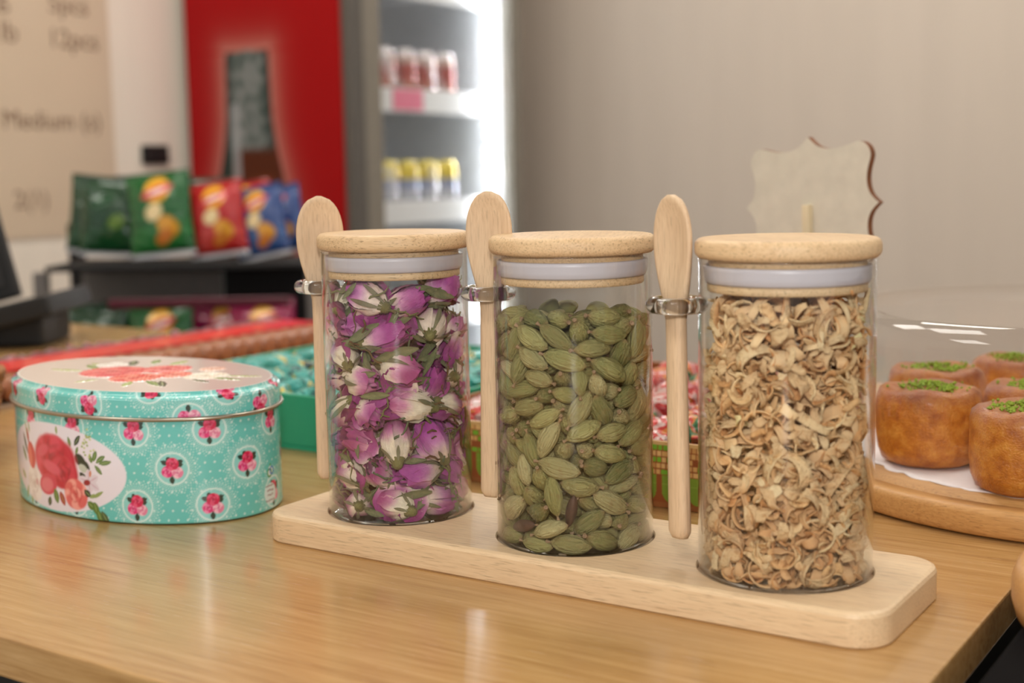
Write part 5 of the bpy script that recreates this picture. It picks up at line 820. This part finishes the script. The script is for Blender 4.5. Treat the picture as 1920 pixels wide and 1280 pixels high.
# ================================================================== SNACK RACK
RK = (-1.3144, 1.0658, .0538); RKZ = .580
e = empty('snack_rack', (RK[0], RK[1], -.95), RKZ); tag(e, 'dark grey shelf rack of crisp bags left of the red fridge', 'rack'); M_rack = plain('grey_steel', C(112, 106, 102), .5); M_rackd = plain('dark_steel', C(16, 14, 15), .8); M_maroon = plain('maroon_rail', C(84, 14, 34), .45)
Z0 = .95+RK[2]
def rb(name, x0, x1, y0, y1, z0, z1, m): return box(name, x0, x1, y0, y1, z0+Z0, z1+Z0, m, e, .002, 1)
for x in (-.228, .236): rb('upright', x-.012, x+.012, .13, .155, -Z0+.001, .055, M_rackd); rb('upright', x-.012, x+.012, -.06, -.04, -Z0+.001, -.020, M_rack)
rb('shelf', -.215, .222, -.07, .128, -.020, -.010, M_rackd); rb('shelf', -.215, .222, -.10, .128, -.252, -.242, M_rackd); rb('shelf', -.215, .222, -.10, .128, -.60, -.59, M_rackd)
rb('back_panel', -.212, .046, .112, .118, -.145, -.021, M_rack); rb('back_panel', .048, .205, .112, .118, -.145, -.021, M_rackd); rb('front_rail', -.10, .205, -.108, -.101, -.080, -.064, M_maroon)
def bag_mesh(name, base, second, kind, seed):
    q = random.Random(seed); nu, nv = 40, 52; parts = []
    U, T = np.meshgrid(np.linspace(-.5, .5, nu), np.linspace(0, 1, nv), indexing='ij'); u, t = U.ravel(), T.ravel(); P = Paint(u*100, t*100, C3(*base))
    P.lay((t < .045)*1.0, C3(206, 206, 210)); P.lay((t > .955)*.6, C3(*[int(c*.75) for c in base]))
    P.ell(0, 24, 60, 15, C3(*second), .12, 4, a=.7)
    if kind:
        P.ell(2, 78, 20, 15, C3(240, 176, 44), .1, 2); P.ell(2, 76, 25, 6.5, C3(206, 48, 56), .22, 1.5); P.ell(2, 76, 15, 2.4, C3(244, 228, 220), .22, 1.2); P.ell(-4, 52, 14, 10, C3(238, 214, 160), .3, 2); P.ell(16, 34, 17, 12, C3(226, 160, 50), -.3, 2.5); P.ell(8, 22, 15, 8, C3(206, 120, 40), .4, 2)
    else: P.ell(10, 44, 14, 9, C3(120, 150, 60), .3, 3, a=.7); P.ell(-14, 70, 20, 7, C3(*second), .3, 3, a=.8)
    prf = (np.clip(1-(2*np.abs(u))**2.6, 0, 1)**.6)*(np.clip(np.sin(PI*np.clip((t-.05)/.9, 0, 1)), 0, 1)**.55); wr = .012*np.sin(40*u+9*t+seed)*(t*(1-t))+.02*np.sin(23*t+seed*3+6*u)*(np.abs(u)*2)
    for s in (-1, 1):
        V = np.stack([u*(1-.05*np.sin(PI*t)), s*(.002+.16*prf+np.abs(wr)), t*1.25], 1); f = grid_faces(nu, nv); parts.append((V.tolist(), f if s < 0 else [x[::-1] for x in f], P.c))
    V, F, K = join(parts); return me(name, V, F, M_bag, True, K)
M_bag = vcol('crisp_bag_foil', .22, **{'Coat Weight': .5, 'Coat Roughness': .1, 'Metallic': .1}); GRN, GRN2, RED, BLU, MAG = (20, 92, 40), (12, 60, 30), (178, 22, 26), (40, 70, 130), (168, 22, 84)
bags = {'g': bag_mesh('green_bag', GRN, (34, 120, 50), 1, 1), 'g2': bag_mesh('green_bag_plain', GRN2, (20, 76, 38), 0, 2), 'r': bag_mesh('red_bag', RED, (200, 60, 50), 1, 3), 'b': bag_mesh('blue_bag', BLU, (60, 96, 150), 1, 4), 'm': bag_mesh('magenta_bag', MAG, (190, 40, 100), 1, 5)}
BG = [('g2', -.158, .045, -.004, .112, .10, 'dark green crisp bag at the left end of the upper rack shelf'), ('g2', -.120, -.008, -.004, .108, .05, 'second dark green crisp bag on the upper rack shelf'), ('g2', -.080, .085, -.004, .112, -.02, 'dark green crisp bag behind the printed green one on the upper shelf'), ('g', -.020, -.035, -.004, .116, -.08, 'green crisp bag with a yellow and red round logo on the upper shelf'), ('g2', .030, .078, -.006, .108, .0, 'dark green crisp bag behind the red bag'),
      ('r', .076, -.030, -.006, .104, -.10, 'red crisp bag with a yellow logo on the upper shelf'), ('r', .105, .078, -.006, .102, -.1, 'red crisp bag behind the other red bag'), ('b', .152, -.028, -.010, .100, -.16, 'blue crisp bag with a yellow logo at the right end of the upper shelf'), ('b', .166, .078, -.010, .098, -.16, 'blue crisp bag behind the other blue bag'),
      ('g2', -.158, -.055, -.240, .118, .08, 'dark green crisp bag at the left end of the lower rack shelf'), ('g2', -.096, .015, -.240, .116, 0, 'second dark green crisp bag on the lower rack shelf'), ('g', -.026, -.050, -.240, .116, -.05, 'green crisp bag with an orange print on the lower shelf'), ('m', .062, .010, -.240, .118, .03, 'magenta crisp bag in the middle of the lower shelf'), ('m', .150, -.045, -.240, .118, -.06, 'magenta crisp bag at the right end of the lower shelf')]
R3 = Matrix.Rotation(RKZ, 3, 'Z')
for k, x, y, z, s, rz, lb in BG:
    p = R3 @ Vector((x, y, 0)); o = ob('crisp_bag', bags[k], loc=(RK[0]+p.x, RK[1]+p.y, RK[2]+z+.006), rot=(-.12-.1*abs(rz), rz*1.2, RKZ+rz*1.6)); o.scale = (s, s, s*(1.0 if z > -.1 else 1.08)); tag(o, lb, 'crisp bag', 'crisp bags on the rack')

# ================================================================== DRINKS FRIDGE
FX0, FX1, FY0, FY1 = -2.03, -1.537, 1.772, 2.472
fr = empty('drinks_fridge', (0, 0, -.95)); tag(fr, 'tall drinks fridge with a red side showing a bottle and a lit glass door', 'fridge')
M_fgrey = plain('fridge_grey', C(128, 122, 112), .45); M_fin = plain('fridge_liner', C(196, 198, 200), .4); M_fdark = plain('fridge_dark_grey', C(88, 84, 80), .4); M_rail = plain('price_rail_white', C(236, 238, 238), .35, .01)
def fb(name, x0, x1, y0, y1, z0, z1, m, bev=.0): return box(name, x0, x1, y0, y1, z0+.95, z1+.95, m, fr, bev, 1)
def side_print():
    nu, nv = 220, 700; xs, zs = np.meshgrid(np.linspace(FX0, FX1, nu), np.linspace(-.949, 1.05, nv), indexing='ij'); x, z = xs.ravel(), zs.ravel()
    P = Paint(x, z, C3(158, 6, 12)); cx = -1.828
    # bottle silhouette half width by height
    hz = [-.95, -.62, -.30, -.10, .05, .12, .19, .26, .32, .40, .455, .478, .482]; hw = [.13, .145, .15, .135, .128, .118, .104, .086, .076, .073, .072, .070, 0]
    h = np.interp(z, hz, hw); dist = np.where(z < .482, np.abs(x-cx)-h, np.hypot(np.maximum(np.abs(x-cx)-.07, 0), z-.482)); rng = np.random.RandomState(4)
    P.lay(np.clip(np.exp(-np.clip(dist, 0, 1)/.022)*.42, 0, 1)*(dist > 0), C3(224, 186, 168))           # pale printed spray around the bottle
    ins = np.clip(-dist/.006, 0, 1); P.lay(ins, C3(70, 84, 80)); frost = .5+.5*np.sin(x*90+np.sin(z*60)*2)*np.sin(z*75+np.cos(x*70)*2)
    P.lay(ins*np.clip(frost*.9-.1, 0, .75)*(z > .25), C3(150, 152, 152)); P.lay(ins*np.clip((np.abs(x-cx)-h*.62)/.012, 0, 1)*.8, C3(26, 44, 40))
    P.lay(ins*np.clip((.262-z)/.02, 0, 1)*np.clip((h*.9-np.abs(x-cx-.02))/.02, 0, 1), C3(84, 40, 22)); P.lay(ins*np.clip((.20-z)/.06, 0, 1)*np.exp(-((x-cx-.04)/.035)**2)*.7, C3(150, 72, 20)); P.lay(ins*(np.abs(x-cx+.045) < .012)*(z < .36)*.6, C3(176, 178, 182))
    V = np.stack([x, np.full(len(x), FY0), z+.95], 1); ob('printed_side_panel', me('printed_side_panel', V, grid_faces(nu, nv), vcol('fridge_side_print', .6, **{'Specular IOR Level': .15}), False, P.c), fr)['label'] = 'red side panel printed with a frosty cola bottle'
side_print()
fb('shell', FX0, FX1-.004, FY0+.001, FY0+.040, -.949, 1.05, M_fgrey); fb('shell', FX0, FX1-.004, FY1-.040, FY1, -.949, 1.05, M_fgrey); fb('shell', FX0, FX0+.04, FY0+.041, FY1-.041, -.949, 1.05, M_fin); fb('shell', FX0+.041, FX1-.004, FY0+.041, FY1-.041, 1.0, 1.05, M_fgrey); fb('shell', FX0+.041, FX1-.004, FY0+.041, FY1-.041, -.949, -.75, M_fgrey)
for yy in (FY0+.041, FY1-.043): fb('liner', FX0+.041, FX1-.012, yy, yy+.002, -.749, .999, M_fin)
fb('door_stile', FX1, FX1+.032, FY0, FY0+.040, -.80, 1.05, M_fdark, .003); fb('door_stile', FX1, FX1+.030, FY0+.041, FY0+.105, -.80, 1.05, M_fgrey, .003); fb('door_stile', FX1, FX1+.030, FY1-.050, FY1, -.80, 1.05, M_fgrey, .003)
fb('door_rail', FX1, FX1+.030, FY0+.106, FY1-.051, .98, 1.05, M_fgrey, .003); fb('door_rail', FX1, FX1+.030, FY0+.106, FY1-.051, -.80, -.72, M_fgrey, .003)
fb('door_glass', FX1+.010, FX1+.014, FY0+.106, FY1-.051, -.719, .979, thin_glass('door_pane', (.97, .975, .98), (.85, .86, .87), 5, .03, .5))
for z in (.660, .385, .112, -.16, -.44): fb('shelf', FX0+.05, FX1-.055, FY0+.045, FY1-.047, z-.006, z, M_fin); fb('price_rail', FX1-.054, FX1-.050, FY0+.045, FY1-.078, z-.048, z+.010, M_rail)
fb('price_tag', FX1-.049, FX1-.048, 2.015, 2.135, .342, .392, plain('pink_tag', C(232, 120, 150), .5))['label'] = 'pink price tag'
fb('led_strip', FX1-.034, FX1-.029, FY1-.072, FY1-.0465, -.70, .97, M_rail)
M_led = emis('led', (.94, .98, 1.0, 1), 150.0)
led_me = me('led_lamp', *lathe([(0, .004), (.006, .003), (.008, 0), (0, 0)], 10), M_led)
z = -.66; 
while z < .95:
    ob('led_lamp', led_me, fr, loc=(FX1-.0315, FY1-.0725, z+.95), rot=(0, PI/2, -1.15)); z += .0325
fb('added_top_fill', FX1-.10, FX1-.06, FY0+.08, FY1-.08, .985, .998, emis('added_fridge_fill', (.95, .98, 1, 1), 26.0))  # unseen glowing bar added above the shelves to brighten the fridge interior
def can_mesh(name, stops, cap):
    pr = [(0, .001), (.024, 0), (.031, .006), (.033, .012)]+[(.033, h) for h in np.linspace(.014, .088, 16)]+[(.031, .096), (.026, .103), (.0262, .106), (.022, .107), (.021, .104), (0, .104)]
    v, f = lathe(pr, 28); col = []
    for x, y, z_ in v:
        c = C3(200, 200, 204) if z_ < .010 else C3(*cap) if z_ > .089 else None
        if c is None:
            a = math.atan2(y, x); c = C3(*[s for h, s in stops if z_ >= h][-1])
            if math.cos(2*a+z_*20) > .72: c = c*.4+C3(240, 240, 240)*.6
        col.append(c)
    return me(name, v, f, vcol(name+'_print', .09, **{'Metallic': .45, 'Coat Weight': .4}), True, col)
can_a = can_mesh('drink_can', [(0, (190, 120, 104)), (.03, (170, 76, 70)), (.07, (200, 170, 160))], (206, 200, 200)); can_b = can_mesh('drink_can', [(0, (200, 204, 214)), (.035, (150, 160, 190)), (.062, (226, 200, 60))], (224, 204, 90)); can_c = can_mesh('drink_can', [(0, (60, 120, 170)), (.05, (210, 220, 230))], (210, 214, 220))
for cm, z, lb in ((can_a, .386, ('reddish drink can in the front row of the upper lit fridge shelf', 'reddish drink can in the back row of the upper lit fridge shelf')), (can_b, .113, ('yellow topped drink can in the front row of the lower lit fridge shelf', 'yellow topped drink can in the back row of the lower lit fridge shelf')), (can_c, .661, ('blue drink can in the front row of the top fridge shelf', 'blue drink can in the back row of the top fridge shelf'))):
    for row in range(2):
        for k in range(6): tag(ob('drink_can', cm, loc=(FX1-.092-row*.075, 1.868+k*.0815, z), rot=(0, 0, k*1.7+row)), lb[row], 'drink can', 'cans in the fridge')

# ================================================================== MENU WALL
mbd = empty('menu_board', (-2.06, 1.0, .062)); tag(mbd, 'cream wall menu panel with brown lettering at the left', 'menu'); M_menu = plain('menu_cream', C(210, 190, 164), .6, .02, 5); M_txt = plain('brown_lettering', C(120, 92, 72), .6)
box('panel', .0002, .004, -.5, .562, 0, 1.2, M_menu, mbd)
for s, y, z, h in (('g', 1.268, .560, .07), ('5pcs', 1.398, .556, .060), ('lb', 1.270, .484, .064), ('12pcs', 1.392, .480, .060), ('Medium (s)', 1.262, .300, .058), ('2(1)', 1.278, .128, .056)):
    text_mesh(s, h, M_txt, 'lettering', mbd, (.0041, y-1.0, z-.062), (PI/2, 0, PI/2))
e = empty('wall_socket', (-2.06, 1.681, .244)); tag(e, 'black rounded wall socket on the white wall beside the fridge', 'socket')
m = bmesh.new(); box_bm(.0003, .012, -.041, .041, -.023, .023, .006, 3, bm=m); frombm('cover_plate', m, M_blk, e)
for yy in (-.018, .018): box('socket_face', .0121, .0135, yy-.012, yy+.012, -.011, .011, M_blk2, e, .0005, 1)
